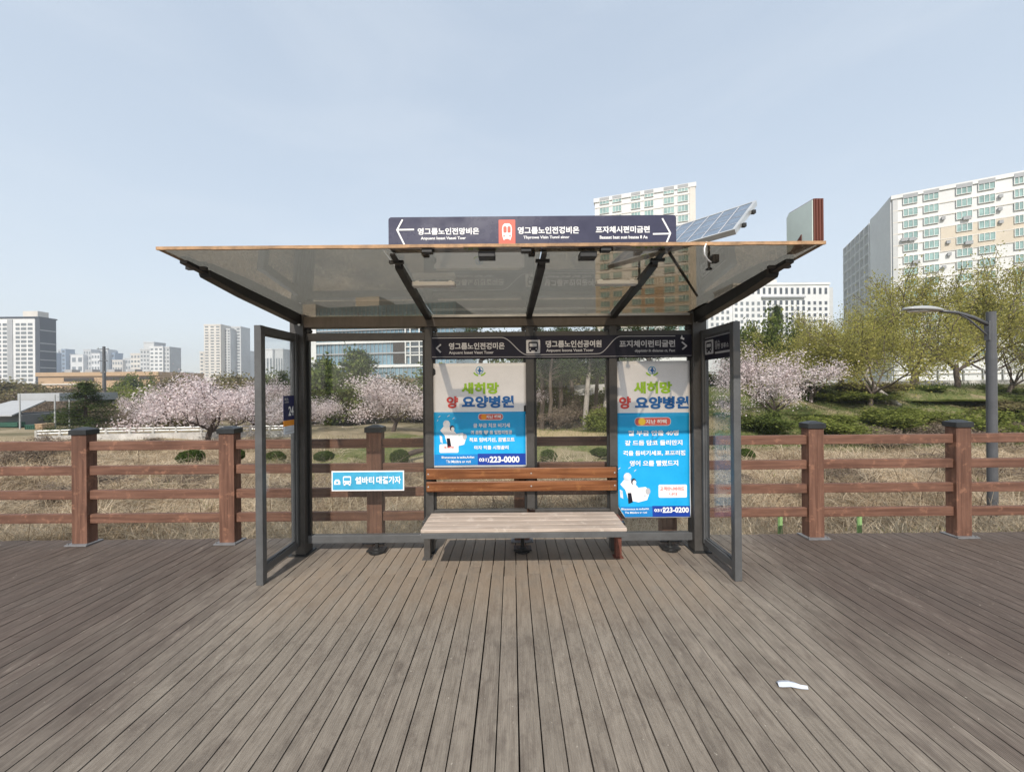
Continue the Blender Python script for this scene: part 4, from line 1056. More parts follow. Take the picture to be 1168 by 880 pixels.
slab(Cb, db, fs(Cb, db, 730, 330), fs(Cb, db, 757, 330), ztB - 14 * fl, ztB - 10 * fl - .2, -.17, -.102).build('brown_panel', wallmat('light brown panel wall', (.44, .32, .21)), T_)
cols = [(684, 695), (698.5, 709), (720, 730.5), (735, 745.5), (757, 769), (773, 785)]
sp_ = []; b = MB()
for u0, u1 in cols:
    s0, s1 = fs(Cb, db, u0, 240), fs(Cb, db, u1, 240)
    slab(Cb, db, s0, s1, ztB - .95, ztB - .15, -.36, -.302).build('parapet_opening', B_grey, T_)
    for k in range(1, 18): sp_.append((Cb + Vector((db.y, -db.x, 0)) * .14, db, (s0 + s1) / 2, ztB - k * fl - 2.0 + fl - .1, round(s1 - s0, 1), 1.8, G_teal, W_frame, 3))
windows(T_, sp_)

# --- white civic building, square windows
Cg = V2((835 - 584) * .5, 215); dg = V2(1, 0); P_ = lambda u: fs(Cg, dg, u, 340)
ztG = zz(890, 325, Cg)
g_ = thing('office_building', 'white civic office block with rows of small square windows behind the right trees', 'building', (Cg.x, Cg.y, 0))
slab(Cg, dg, P_(836), P_(946), 0, ztG, 0, 20).build('wall', B_white, g_)
slab(Cg, dg, P_(808), P_(836) - .05, 0, zz(820, 343.5, Cg), .5, 20).build('side_wall', B_white, g_)
slab(Cg, dg, P_(946) + .05, P_(951), 0, ztG - 1.5, .5, 20).build('side_wall', B_pale, g_)
slab(Cg, dg, P_(835.5), P_(946.5), ztG, ztG + 1.2, -.5, 20.4).build('cornice', B_white, g_)
slab(Cg, dg, P_(868), P_(917), zz(890, 340, Cg), zz(890, 338.3, Cg), -1.4, -.004).build('canopy', B_grey, g_)
for u0, u1, v0 in ((866, 880, 319), (884, 893, 316), (918, 934, 320)): slab(Cg, dg, P_(u0), P_(u1), ztG + 1.25, zz(u0, v0, Cg), 5, 12).build('roof_house', B_cream, g_)
b = MB(); b.tube([(Cg.x + P_(878), 222, ztG + 3), (Cg.x + P_(878), 222, ztG + 12)], .25, 5); b.build('mast', B_grey, g_)
sp_ = []
pz = 3.45; 
for i in range(17):
    u = 839.5 + i * 6.4
    sp_.append((Cg, dg, P_(u), zz(u, 335.3, Cg), 1.5, 3.6, G_dark, W_grey, 1))
for k in range(6):
    z = zz(890, 347, Cg) - k * pz
    for i in range(17):
        u = 839.5 + i * 6.4
        tall = 868 < u < 917
        sp_.append((Cg, dg, P_(u), z - .3, 1.55, 2.5 if tall else 1.9, G_grey if not tall else G_dark, W_grey, 1))
    for u in (812.5, 818.5, 824.5, 830.5): sp_.append((Cg + Vector((0, .5, 0)), dg, P_(u), z - 1.6, 1.5, 1.8, G_grey, W_grey, 1))
windows(g_, sp_)

# --- glass office building seen through the left pane
Co = V2(-52.0, 92); do = V2(.985, -.17); P_ = lambda u: fs(Co, do, u, 400)
o_ = thing('office_building', 'blue glass office building with white bands behind the left glass pane', 'building', (Co.x, Co.y, -2))
s0, s1 = P_(362), P_(520)
ztO = zz(420, 352, Co)
slab(Co, do, s0, s1, 3.6, ztO, 0, 18).build('curtain_wall', G_sky, o_)
slab(Co, do, P_(347), s0 - .05, -2, ztO + 1.0, -.4, 18).build('end_wall', B_white, o_)
slab(Co, do, P_(430), s1, -2, 3.55, -.5, 17).build('brick_base', B_brick, o_)
slab(Co, do, s0, P_(430) - .05, -2, 3.55, .3, 17).build('base_wall', B_pale, o_)
for v, h in ((372, .5), (378.5, .25), (392, .55), (404.5, .3), (418.5, .6)):
    z = zz(420, v, Co); slab(Co, do, s0 + .02, s1 + .3, z - h / 2, z + h / 2, -.45, -.004).build('floor_band', B_white if h > .52 else B_grey, o_)
b = MB()
for i in range(34):
    s = s0 + .6 + (s1 - s0 - 1) * i / 33; slab(Co, do, s - .05, s + .05, 3.7, ztO - .1, -.18, -.003, b)
b.build('mullion', B_grey, o_)
for i, (u0, u1) in enumerate(((449, 462), (470, 478), (480.5, 489))):
    slab(Co, do, P_(u0), P_(u1), zz(470, 415.5, Co), zz(470, 389, Co), -.30, -.19).build('dark_window', G_black if i == 0 else G_dark, o_)
b = MB()
for u in (463.5, 469, 479.3, 490): slab(Co, do, P_(u) - .12, P_(u) + .12, zz(470, 416, Co), zz(470, 372, Co), -.55, -.31, b)
for v in (398, 407): slab(Co, do, P_(463.5), P_(490), zz(470, v, Co) - .12, zz(470, v, Co) + .12, -.55, -.31, b)
b.build('white_grid', W_frame, o_)
slab(Co, do, P_(395), P_(423), ztO + .05, ztO + 3.2, 4, 12).build('roof_house', B_cream, o_)

# --- left apartment slab with dark gable
Yd = 250; Cd = V2(X(40, 400, Yd), Yd); dd = V2(1, 0); P_ = lambda u: fs(Cd, dd, u, 400)
d_ = thing('apartment_building', 'white apartment slab with a slate grey gable end at the far left', 'building', (Cd.x, Cd.y, -2.6))
ztD = zz(20, 363.5, Cd)
slab(Cd, dd, P_(-45), 0, -2.6, ztD, 0, 10).build('wall', B_white, d_)
slab(Cd, dd, .02, P_(44.8), -2.6, ztD + .5, .3, 9.4).build('gable', B_dark, d_)
b = MB(); e = Cd + Vector((P_(44.8) + .01, .3, 0)); 
for k, v in enumerate((376, 391, 400, 410, 419)):
    z = zz(48, v, Cd); b.box(e.x, e.x + .12, e.y + .2, e.y + 8.8, z - .35, z + .35)
b.build('gable_band', B_grey, d_)
slab(Cd, dd, P_(-45) - .3, P_(44.8), ztD + .52, ztD + 1.4, -.3, 10.2).build('parapet', B_dark, d_)
slab(Cd, dd, P_(22), P_(39), ztD + 1.45, zz(30, 354, Cd), 2, 8).build('roof_house', B_cream, d_)
slab(Cd, dd, P_(9), P_(15), -2.5, ztD - .4, -.3, -.003).build('stair_strip', B_grey, d_)
sp_ = []
for k in range(15):
    z = zz(20, 370.2 + k * 4.87, Cd)
    for u, w_ in ((34.8, 3.0), (27.3, 3.4), (20.5, 2.6), (5.8, 2.6), (-1, 2.8), (-9, 3.0)):
        sp_.append((Cd, dd, P_(u), z - .7, w_, 1.7, G_grey, W_grey, 2))
windows(d_, sp_)

# --- long ochre parking deck
Ye = 150; Ce = V2(X(42, 430, Ye), Ye); P_ = lambda u: fs(Ce, dd, u, 430)
e_ = thing('parking_deck', 'long low ochre parking deck below the far left towers', 'building', (Ce.x, Ye, -2.6))
zt = zz(100, 424.3, Ce)
slab(Ce, dd, 0, P_(181), -2.6, zt - 1.6, .4, 22).build('wall', B_orange, e_)
slab(Ce, dd, -.4, P_(181), zt - 1.55, zt, -.2, 22.3).build('roof_slab', B_orange, e_)
for u0, u1, v0, v1 in ((72, 106, 430.5, 434.5), (120, 155, 430, 433.5), (158, 172, 430, 433)):
    slab(Ce, dd, P_(u0), P_(u1), zz(100, v1, Ce), zz(100, v0, Ce), .2, .398).build('opening', G_black, e_)
slab(Ce, dd, P_(45), P_(110), zz(80, 438.6, Ce), zz(80, 437.3, Ce), -.1, .396).build('ledge', B_cream, e_)
for u in (60, 84, 110, 134): slab(Ce, dd, P_(u), P_(u) + 3, zt + .02, zt + 1.3, 4, 7).build('parked_box', B_grey, e_)

# --- far towers and blocks
def far_block(label, Y, blocks, name='apartment_building', cat='building', group='far white apartment towers'):
    """blocks: (u0, u1, vtop, depth offset, wall, window columns, rows, pane, frame)"""
    C0 = V2(X(blocks[0][0], 420, Y), Y); d0 = V2(1, 0); rt = thing(name, label, cat, (C0.x, Y, -2.6), group)
    sp_ = []
    for u0, u1, vt, off, wall, nc, nr, pane, frame in blocks:
        Ck = V2(C0.x, Y + off); s0, s1 = fs(Ck, d0, u0, 420), fs(Ck, d0, u1, 420); z1 = zz((u0 + u1) / 2, vt, Ck)
        slab(Ck, d0, s0, s1, -2.6, z1, 0, 14).build('wall', wall, rt)
        slab(Ck, d0, s0 - .2, s1 + .2, z1 + .02, z1 + 1.2, -.3, 14.2).build('parapet', wall, rt)
        if nc:
            zb = zz(u0, 436, Ck); ph = (z1 - zb) / nr; pw = (s1 - s0) / nc
            for i in range(nc):
                for k in range(nr): sp_.append((Ck, d0, s0 + pw * (i + .5), zb + ph * (k + .25), round(pw * .62, 1), round(ph * .5, 1), pane, frame, 1))
    if sp_: windows(rt, sp_)
    return rt
far_block('tallest white apartment tower cluster in the far distance left of the screen', 380, [
    (233, 252, 371, 0, B_cream, 3, 20, G_grey, B_cream), (252.3, 263, 376, 6, B_pale, 3, 20, G_grey, B_grey), (263.3, 275, 373.5, 14, B_pale, 2, 18, G_grey, B_pale), (228, 232.7, 402, 8, B_cream, 1, 8, G_grey, B_cream)])
far_block('slim pale tower just left of the glass screen frame', 420, [(275.5, 284, 401, 0, B_white, 2, 9, G_grey, B_white)])
far_block('pale tower with vertical stripes seen through the left glass screen', 400, [(300, 311, 399, 0, B_white, 3, 1, G_grey, B_white), (311.3, 323, 399, 3, B_pale, 4, 1, G_grey, B_white)])
far_block('mid height white apartment block with a stepped roof beside the utility pole', 400, [
    (171, 186, 396, 0, B_white, 3, 9, G_grey, B_white), (186.3, 193.5, 396.5, 2, B_pale, 2, 9, G_grey, B_white), (160, 170.8, 399, 8, B_pale, 3, 8, G_grey, B_white), (164, 176, 391, 18, B_pale, 0, 0, None, None), (149, 160, 404, 16, B_cream, 3, 6, G_grey, B_white)])
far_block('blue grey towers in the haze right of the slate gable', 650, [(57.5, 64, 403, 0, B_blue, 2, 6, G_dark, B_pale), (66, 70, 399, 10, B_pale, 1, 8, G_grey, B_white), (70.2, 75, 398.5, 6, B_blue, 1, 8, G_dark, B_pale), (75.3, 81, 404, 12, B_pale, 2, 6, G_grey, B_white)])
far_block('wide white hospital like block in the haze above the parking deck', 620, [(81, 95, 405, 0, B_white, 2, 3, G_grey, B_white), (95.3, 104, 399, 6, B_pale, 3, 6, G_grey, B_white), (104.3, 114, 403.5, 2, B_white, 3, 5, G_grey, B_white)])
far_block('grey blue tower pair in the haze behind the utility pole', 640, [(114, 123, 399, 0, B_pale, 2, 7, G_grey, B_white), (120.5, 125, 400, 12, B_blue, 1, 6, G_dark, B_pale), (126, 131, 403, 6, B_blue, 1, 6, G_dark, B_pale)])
far_block('low cream blocks in the haze behind the right end of the parking deck', 600, [(128, 140, 411, 0, B_cream, 4, 4, G_grey, B_cream), (140.3, 149, 409, 4, B_pale, 3, 4, G_grey, B_white)])
far_block('low white hall far off between the stepped block and the tall towers', 500, [(194, 210, 425, 0, B_white, 0, 0, None, None), (211, 226, 427, 6, B_grey, 3, 2, G_dark, B_grey)])

# --- shed at far left
Ys = 36; Cs = V2(X(-30, 470, Ys), Ys); P_ = lambda u: fs(Cs, dd, u, 470); zg = gz(Cs.x, Ys)
s_ = thing('shed', 'low shed with a pale sheet roof and dark green lower walls at the far left', 'shed', (Cs.x, Ys, zg))
slab(Cs, dd, 0, P_(25), zg, zz(10, 473, Cs), 0, 6).build('wall', B_roof, s_)
slab(Cs, dd, P_(8), P_(29), zg, zz(10, 481, Cs), -.6, -.01).build('green_panel', B_green, s_)
b = MB(); a0, a1 = Cs + dd * -.3, Cs + dd * (P_(26)); z0, z1 = zz(10, 474, Cs), zz(10, 459, Cs)
b.hexa([a0 + Vector((0, -.8, z0)), a1 + Vector((0, -.8, z0)), a1 + Vector((-1.5, 3, z1)), a0 + Vector((0, 3, z1))], [a0 + Vector((0, -.8, z0 + .12)), a1 + Vector((0, -.8, z0 + .12)), a1 + Vector((-1.5, 3, z1 + .12)), a0 + Vector((0, 3, z1 + .12))])
b.build('roof', B_grey, s_)
slab(Cs, dd, 0, P_(22), zz(10, 459, Cs), zz(10, 449, Cs), 3.2, 9).build('upper_wall', B_grey, s_)
Yc = 33
for u0, u1, v0, v1, m, nm, lab in ((28, 39.5, 485, 498, B_green, 'container', 'small green container beside the low shed'), (40, 48, 484, 498, B_orange, 'container', 'small rusty orange bin beside the green container')):
    c = V2(X(u0, 490, Yc), Yc); x1 = X(u1, 490, Yc); z0 = gz(c.x, Yc); z1 = Z(u0, v0, Yc)
    ct = thing(nm, lab, nm, (c.x, Yc, z0)); MB().box(c.x, x1, Yc, Yc + .9, z0, z1).build('body', m, ct, .02)
    b = MB()
    for i in range(5): xx = c.x + (x1 - c.x) * (i + .5) / 5; b.box(xx - .03, xx + .03, Yc - .03, Yc - .002, z0 + .05, z1 - .05)
    b.build('rib', m, ct); MB().box(c.x - .02, x1 + .02, Yc - .035, Yc + .92, z1 + .002, z1 + .05).build('lid', m, ct)

# --- white road barrier across the park, right retaining wall, railings
def barrier(name, label, pts, h, th, mat, cat, rails=None, postn=0):
    """wall of given height along ground points (x, y, ztop)"""
    p0 = Vector(pts[0]); rt = thing(name, label, cat, (p0.x, p0.y, p0.z - h)); b = MB()
    for p, q in zip(pts[:-1], pts[1:]):
        p, q = Vector(p), Vector(q); n = Vector((-(q - p).y, (q - p).x, 0)).normalized() * th
        dn = Vector((0, 0, -h)); b.hexa([p + dn, q + dn, q + dn + n, p + dn + n], [p, q, q + n, p + n])
    b.build('wall', mat, rt)
    if rails:
        for dz in rails:
            b = MB()
            for p, q in zip(pts[:-1], pts[1:]): b.tube([Vector(p) + Vector((0, .06, dz)), Vector(q) + Vector((0, .06, dz))], .045, 6)
            b.build('rail', M['alu'], rt)
        tot = len(pts) - 1
        for i in range(postn + 1):
            t = i / postn * tot; k = min(int(t), tot - 1); p = Vector(pts[k]).lerp(Vector(pts[k + 1]), t - k)
            MB().box(p.x - .06, p.x + .06, p.y + .02, p.y + .12, p.z - .05, p.z + rails[0] + .04).build('post', M['alu'], rt)
    return rt
barrier('road_barrier', 'pale concrete road barrier with a white railing beyond the left fence', [at(40, 498, 20.8), at(120, 495, 21.5), at(200, 493.5, 22), at(285, 492, 22.5), at(350, 491, 23)], .8, .2, M['whitewall'], 'barrier', (.30, .15), 12)
barrier('retaining_wall', 'long pale stone retaining wall behind the right trees', [at(880, 440, 36), at(1000, 434.5, 34), at(1100, 433.5, 33), at(1180, 432.5, 32), at(1300, 431, 31)], 1.7, .4, M['whitewall'], 'wall', (.9, .5), 14)
barrier('boundary_wall', 'white garden wall glimpsed between trunks through the middle pane', [at(560, 442, 36), at(625, 441, 36), at(655, 439, 35), at(710, 437, 35)], 1.0, .3, M['whitewall'], 'wall')

# --- poles
def pole(label, u, vt, Y, r, arms=0, name='pole', m='polegrey'):
    x = X(u, 450, Y); z0 = gz(x, Y); zt = Z(u, vt, Y); rt = thing(name, label, 'pole', (x, Y, z0))
    MB().tube([(x, Y, z0 - .2), (x, Y, zt)], [r, r * .7], 8).build('shaft', M[m], rt)
    for k in range(arms):
        z = zt - .5 - k * 2.2; MB().box(x - 1.1 + .3 * k, x + 1.1 - .3 * k, Y - .22, Y - .10, z - .06, z + .06).build('cross_arm', M[m], rt)
        b = MB()
        for dx in (-.9 + .3 * k, 0, .9 - .3 * k): b.tube([(x + dx, Y - .16, z + .06), (x + dx, Y - .16, z + .3)], .05, 6)
        b.build('insulator', M['lens'], rt)
    return rt
pole('dark utility pole with cross arms standing before the parking deck', 119, 395, 70, .30, 3, 'utility_pole')
pole('short pale pole beside the low shed at far left', 22.5, 449, 34, .06, 0, m='lens')
pole('pale pole left of the pine, in front of the bare brush', 62.5, 450, 34, .07, 0, m='lens')
pole('pale pole directly beside the pine tree', 79, 455, 33, .06, 0, m='lens')

# ------------------------------------------------------------------ vegetation
def quads_mesh(name, cen, size, nrng, var, mat, flat=0.0, aspect=1.0, vert=False):
    n = len(cen); nrm = nrng.normal(size=(n, 3)); nrm[:, 2] += flat; nrm /= np.linalg.norm(nrm, axis=1)[:, None]
    t = np.cross(nrm, nrng.normal(size=(n, 3))); t /= np.linalg.norm(t, axis=1)[:, None] + 1e-9
    bt = np.cross(nrm, t); s = (size * nrng.uniform(.6, 1.35, n))[:, None] / 2
    v = np.stack([cen - t * s, cen + bt * s * aspect * .7, cen + t * s, cen - bt * s * aspect * .7], 1).reshape(-1, 3)
    me = bpy.data.meshes.new(name); me.vertices.add(4 * n); me.vertices.foreach_set('co', v.ravel())
    me.loops.add(4 * n); me.loops.foreach_set('vertex_index', np.arange(4 * n, dtype=np.int32))
    me.polygons.add(n); me.polygons.foreach_set('loop_start', np.arange(0, 4 * n, 4, dtype=np.int32)); me.polygons.foreach_set('loop_total', np.full(n, 4, dtype=np.int32))
    a = me.attributes.new('var', 'FLOAT', 'FACE'); a.data.foreach_set('value', np.clip(var, 0, 1).astype(np.float32))
    me.materials.append(mat); me.update(calc_edges=True); return me

class Skel:
    def __init__(self, seed): self.r = random.Random(seed); self.tubes = []; self.anch = []
    def branch(self, p, d, L, rad, level, maxl, up=.0, wob=.25, kids=3, ang=(30, 60), ratio=.62, segs=5, end=.35):
        r = self.r; pts = [Vector(p)]; d = Vector(d).normalized(); rads = [rad]
        for i in range(segs):
            d = (d + Vector((r.gauss(0, wob), r.gauss(0, wob), r.gauss(0, wob) + up)) * .5).normalized()
            pts.append(pts[-1] + d * (L / segs)); rads.append(rad * (1 - (1 - end) * (i + 1) / segs))
        self.tubes.append((pts, rads, level))
        for i in range(1, len(pts)): self.anch.append((pts[i], level)); self.anch.append(((pts[i] + pts[i - 1]) / 2, level))
        if level < maxl:
            for k in range(kids if level > 0 else kids + 1):
                t = r.uniform(.35, 1.0) if k else 1.0; q = t * (len(pts) - 1); i = min(int(q), len(pts) - 2); b = pts[i].lerp(pts[i + 1], q - i)
                dd = (pts[i + 1] - pts[i]).normalized(); ax = dd.cross(Vector((r.gauss(0, 1), r.gauss(0, 1), r.gauss(0, 1)))).normalized()
                nd = Matrix.Rotation(R(r.uniform(*ang)) * (.6 if k == 0 else 1), 3, ax) @ dd
                self.branch(b, nd, L * ratio * r.uniform(.75, 1.2), rad * (end + (1 - end) * (1 - t)) * .75, level + 1, maxl, up, wob, kids, ang, ratio, max(3, segs - 1), end)
    def mesh(self, mat, n0=7, rmin=.006):
        b = MB()
        for pts, rads, lv in self.tubes: b.tube(pts, [max(rmin, q) for q in rads], max(4, n0 - lv), False)
        me = bpy.data.meshes.new('trunk'); me.from_pydata(b.v, [], b.f); me.polygons.foreach_set('use_smooth', [True] * len(b.f)); me.materials.append(mat); me.update(); return me
    def leaves(self, seed, n, minlevel, sigma, size, mat, flat=0, aspect=1, clump=.3, extra=None, drop=0):
        g = np.random.default_rng(seed); A = np.array([tuple(p) for p, l in self.anch if l >= minlevel])
        cl = g.random(len(A)); keep = g.random(len(A)) > .12; A = A[keep]; cl = cl[keep]
        k = g.integers(0, len(A), n); c = A[k] + g.normal(size=(n, 3)) * sigma
        if drop: c[:, 2] -= g.exponential(drop, n)
        var = clump * cl[k] + (1 - clump) * g.random(n)
        return quads_mesh('crown', c, size, g, var, mat, flat, aspect)

L_cherry = leafmat('cherry blossom', [(.40, .30, .29), (.64, .54, .54), (.79, .71, .71), (.86, .81, .81)], .4)
L_spring = leafmat('fresh yellow green leaves', [(.19, .19, .055), (.31, .30, .085), (.40, .37, .11), (.46, .39, .13)], .5)
L_green = leafmat('mid green leaves', [(.045, .065, .02), (.085, .115, .032), (.14, .17, .05), (.20, .21, .07)], .35)
L_olive = leafmat('olive brush leaves', [(.10, .08, .045), (.17, .14, .075), (.22, .19, .09), (.20, .22, .08)], .3)
L_brown = leafmat('dry brown twigs', [(.11, .085, .065), (.19, .15, .115), (.26, .205, .155), (.31, .25, .19)], .2)
L_pine = leafmat('dark pine needles', [(.022, .036, .014), (.04, .06, .022), (.065, .09, .03), (.10, .12, .04)], .2)
L_bright = leafmat('bright new leaves', [(.10, .13, .03), (.19, .22, .055), (.27, .28, .08)], .4)
L_box = leafmat('clipped shrub leaves', [(.03, .05, .014), (.06, .09, .024), (.10, .13, .035)], .25)

PROTO = {}
def proto(kind, seed):
    key = (kind, seed)
    if key in PROTO: return PROTO[key]
    s = Skel(seed * 101 + 7); r = s.r
    if kind == 'cherry':
        s.branch((0, 0, 0), (r.uniform(-.1, .1), 0, 1), .7, .085, 0, 0, end=.8, segs=3)
        top = s.tubes[0][0][-1]
        for i in range(6):
            a = i / 6 * 6.28 + r.uniform(-.3, .3); e = r.uniform(.35, 1.1)
            s.branch(top - Vector((0, 0, r.uniform(0, .3))), (math.cos(a), math.sin(a), e), r.uniform(1.2, 1.8), .048, 1, 4, .05, .32, 3, (24, 56), .62)
        tr = s.mesh(M['bark'], 7, .007); cr = s.leaves(seed, 14000, 2, .19, .064, L_cherry, clump=.4)
    elif kind == 'spring':
        s.branch((0, 0, 0), (r.uniform(-.15, .15), r.uniform(-.1, .1), 1), 1.1, .15, 0, 0, end=.8, segs=4)
        top = s.tubes[0][0][-1]
        for i in range(5):
            a = i / 5 * 6.28 + r.uniform(-.4, .4); e = r.uniform(.5, 2.0)
            s.branch(top - Vector((0, 0, r.uniform(0, .5))), (math.cos(a), math.sin(a), e), r.uniform(2.6, 3.8), .075, 1, 4, .06, .34, 3, (22, 55), .64)
        tr = s.mesh(M['barkmid'], 7, .016); cr = s.leaves(seed, 13000, 3, .27, .105, L_spring, clump=.55, drop=.20)
    elif kind == 'leaning':
        s.branch((0, 0, 0), (-.55, .1, 1), 3.4, .15, 0, 0, end=.65, segs=5, wob=.12)
        top = s.tubes[0][0][-1]
        for i in range(4):
            a = i / 4 * 6.28 + r.uniform(-.4, .4)
            s.branch(top, (math.cos(a) - .3, math.sin(a), 1.3), 1.7, .07, 1, 3, .12, .25, 3, (20, 45), .62)
        tr = s.mesh(M['barkpale'], 8, .008); cr = s.leaves(seed, 3500, 2, .2, .13, L_spring, clump=.5)
    elif kind == 'bare':
        for i in range(7):
            a = i / 7 * 6.28 + r.uniform(-.4, .4); s.branch((r.uniform(-.4, .4), r.uniform(-.4, .4), 0), (math.cos(a) * .6, math.sin(a) * .6, 1), r.uniform(1.2, 1.8), .05, 1, 4, .05, .3, 3, (18, 42), .68)
        tr = s.mesh(M['barkmid'], 6, .009); cr = s.leaves(seed, 4500, 3, .16, .10, L_brown, clump=.4)
    elif kind == 'pine':
        H = 6.0; s.tubes.append(([Vector((0, 0, 0)), Vector((.05, 0, H * .5)), Vector((0, .05, H))], [.13, .08, .02], 0)); an = []
        for k in range(15):
            z = H * (.14 + .84 * k / 15); Lb = (1 - k / 15.5) ** .8 * 2.1 * r.uniform(.75, 1.15)
            for j in range(7):
                a = r.uniform(0, 6.28); pts = [Vector((0, 0, z)), Vector((math.cos(a) * Lb * .5, math.sin(a) * Lb * .5, z + .02)), Vector((math.cos(a) * Lb, math.sin(a) * Lb, z - .10 + .12 * r.random()))]
                s.tubes.append((pts, [.035, .022, .008], 2))
                for t in range(9): q = .25 + .75 * t / 8; s.anch.append((Vector((math.cos(a) * Lb * q, math.sin(a) * Lb * q, z + r.uniform(-.05, .08))), 2))
        tr = s.mesh(M['bark'], 7); cr = s.leaves(seed, 15000, 2, .13, .13, L_pine, flat=.8, aspect=.45, clump=.6)
    elif kind == 'tallpine':
        H = 7.5; pts = [Vector((0, 0, 0))]
        for i in range(6): pts.append(pts[-1] + Vector((r.gauss(0, .12), r.gauss(0, .12), H / 6.4)))
        s.tubes.append((pts, [.15, .14, .13, .115, .10, .08, .05], 0))
        for k in range(26):
            t = r.uniform(3.0, 6.0); i = min(5, int(t)); b = pts[i].lerp(pts[i + 1], t - i) if i < 6 else pts[6]
            a = r.uniform(0, 6.28); Lb = r.uniform(.8, 1.9) * (1.15 - .08 * t); s.branch(b, (math.cos(a), math.sin(a), .35), Lb, .035, 1, 2, .05, .25, 3, (25, 55), .55)
        tr = s.mesh(M['barkpale'] if seed % 2 else M['barkmid'], 8, .007); cr = s.leaves(seed, 9000, 2, .16, .15, L_pine, flat=.6, aspect=.45, clump=.65)
    elif kind in ('bush', 'olive', 'bright'):
        for i in range(8):
            a = i / 8 * 6.28 + r.uniform(-.4, .4); s.branch((r.uniform(-.3, .3), r.uniform(-.3, .3), 0), (math.cos(a) * .7, math.sin(a) * .7, 1), r.uniform(.6, 1.1), .035, 1, 3, .04, .3, 3, (20, 55), .7)
        m = {'bush': L_green, 'olive': L_olive, 'bright': L_bright}[kind]
        tr = s.mesh(M['barkmid'], 5, .008); cr = s.leaves(seed, 11000, 1 if kind == 'bush' else 2, .17, .11, m, clump=.55)
    elif kind == 'topiary':
        s.tubes.append(([Vector((0, 0, 0)), Vector((.01, 0, .25)), Vector((0, 0, .5))], [.03, .028, .02], 0)); g = np.random.default_rng(seed); n = 5200
        dv = g.normal(size=(n, 3)); dv /= np.linalg.norm(dv, axis=1)[:, None]; rr_ = g.uniform(.55, 1.0, n) ** .5 * (1 + .06 * np.sin(dv[:, 0] * 7) * np.sin(dv[:, 2] * 6 + 1))
        c = dv * rr_[:, None] * np.array([.42, .42, .31]) + np.array([0, 0, .42])
        tr = s.mesh(M['bark'], 6); cr = quads_mesh('crown', c, .055, g, g.random(n) * .8 + .1, L_box)
    vs = np.zeros(len(cr.vertices) * 3); cr.vertices.foreach_get('co', vs); vs = vs.reshape(-1, 3)
    lo_, hi_ = np.percentile(vs, 1, 0), np.percentile(vs, 99, 0)
    PROTO[key] = (tr, cr, hi_[2], (hi_[0] - lo_[0]) / 2 + (hi_[1] - lo_[1]) / 2, (hi_[0] + lo_[0]) / 2); return PROTO[key]
CATS = {'cherry': ('cherry_tree', 'tree'), 'spring': ('spring_tree', 'tree'), 'leaning': ('leaning_tree', 'tree'), 'bare': ('bare_shrub', 'shrub'), 'pine': ('pine_tree', 'tree'), 'tallpine': ('pine_tree', 'tree'), 'bush': ('bush', 'bush'), 'olive': ('brush_shrub', 'shrub'), 'bright': ('bright_shrub', 'shrub'), 'topiary': ('clipped_shrub', 'shrub')}
def plant(kind, seed, u, Y, vt, wpx, label, group=None, rz=None, zoff=0):
    tr, cr, H, W, cx = proto(kind, seed); nm, cat = CATS[kind]
    x = X(u, 450, Y); z0 = gz(x, Y) + zoff; h = Z(u, vt, Y) - z0; sx = (wpx * Y / F) / W; sz_ = h / H
    rt = thing(nm, label, cat, (x, Y, z0), group, random.uniform(0, 6.28) if rz is None else rz); rt.scale = (sx, sx, sz_)
    for n_, me in (('trunk', tr), ('crown', cr)):
        o = bpy.data.objects.new(n_, me); COL.objects.link(o); o.parent = rt
    return rt
random.seed(21)
CH = 'blossoming cherry trees'
plant('cherry', 1, 236, 20.8, 431, 132, 'broad blossoming cherry tree between the left fence posts and the glass screen', CH)
plant('cherry', 2, 186, 31, 446, 60, 'small thin blossoming cherry at the left edge of the pink trees', CH)
plant('cherry', 3, 290, 30, 434, 70, 'blossoming cherry partly behind the left glass screen frame', CH)
plant('cherry', 2, 352, 27, 450, 78, 'low blossoming cherry behind the left corner post of the shelter', CH)
plant('cherry', 1, 448, 26, 431, 118, 'full blossoming cherry seen through the left glass pane', CH, 2.1)
plant('cherry', 3, 560, 26, 436, 120, 'blossoming cherry behind the shorter poster, its tips showing in the middle pane', CH)
plant('cherry', 3, 884, 21, 401, 106, 'blossoming cherry standing right of the shelter before the green trees', CH, .6)
PN = 'pines beyond the park'
plant('pine', 1, 98, 24.5, 437, 50, 'dark layered pine tree behind the leftmost fence post', PN)
plant('pine', 2, 408, 40, 401, 84, 'taller dark pine before the glass office in the left pane', PN)
plant('pine', 3, 368, 42, 411, 76, 'shorter dark pine close to the left corner post in the left pane', PN)
plant('pine', 2, 886, 48, 350, 34, 'spiky dark conifer rising in front of the white civic block', PN)
plant('pine', 3, 322, 44, 424, 34, 'small dark pine seen through the left glass screen', PN)
TP = 'tall bare stemmed pines behind the middle pane'
for u, Y, vt, w_, sd, lb in ((618, 27, 372, 66, 2, 'grey stemmed tall pine nearest the shorter poster in the middle pane'), (640, 30, 378, 60, 4, 'thin tall pine left of centre in the middle pane'), (667, 25, 370, 64, 3, 'pale trunked tall pine right of centre in the middle pane'),
                         (690, 26, 374, 60, 1, 'pale trunked tall pine beside the taller poster'), (652, 33, 380, 56, 6, 'slim tall pine farther back in the middle pane'), (630, 24.5, 376, 50, 6, 'slim grey pine close behind the mound in the middle pane'), (681, 29, 376, 50, 4, 'slim grey pine between the two pale trunks in the middle pane'), (740, 30, 368, 80, 2, 'tall pine behind the taller poster, its top above the navy band'), (545, 31, 376, 80, 4, 'tall pine behind the shorter poster, its top above the navy band')):
    plant('tallpine', sd, u, Y, vt, w_, lb, TP)
SPG = 'yellow green spring trees on the right bank'
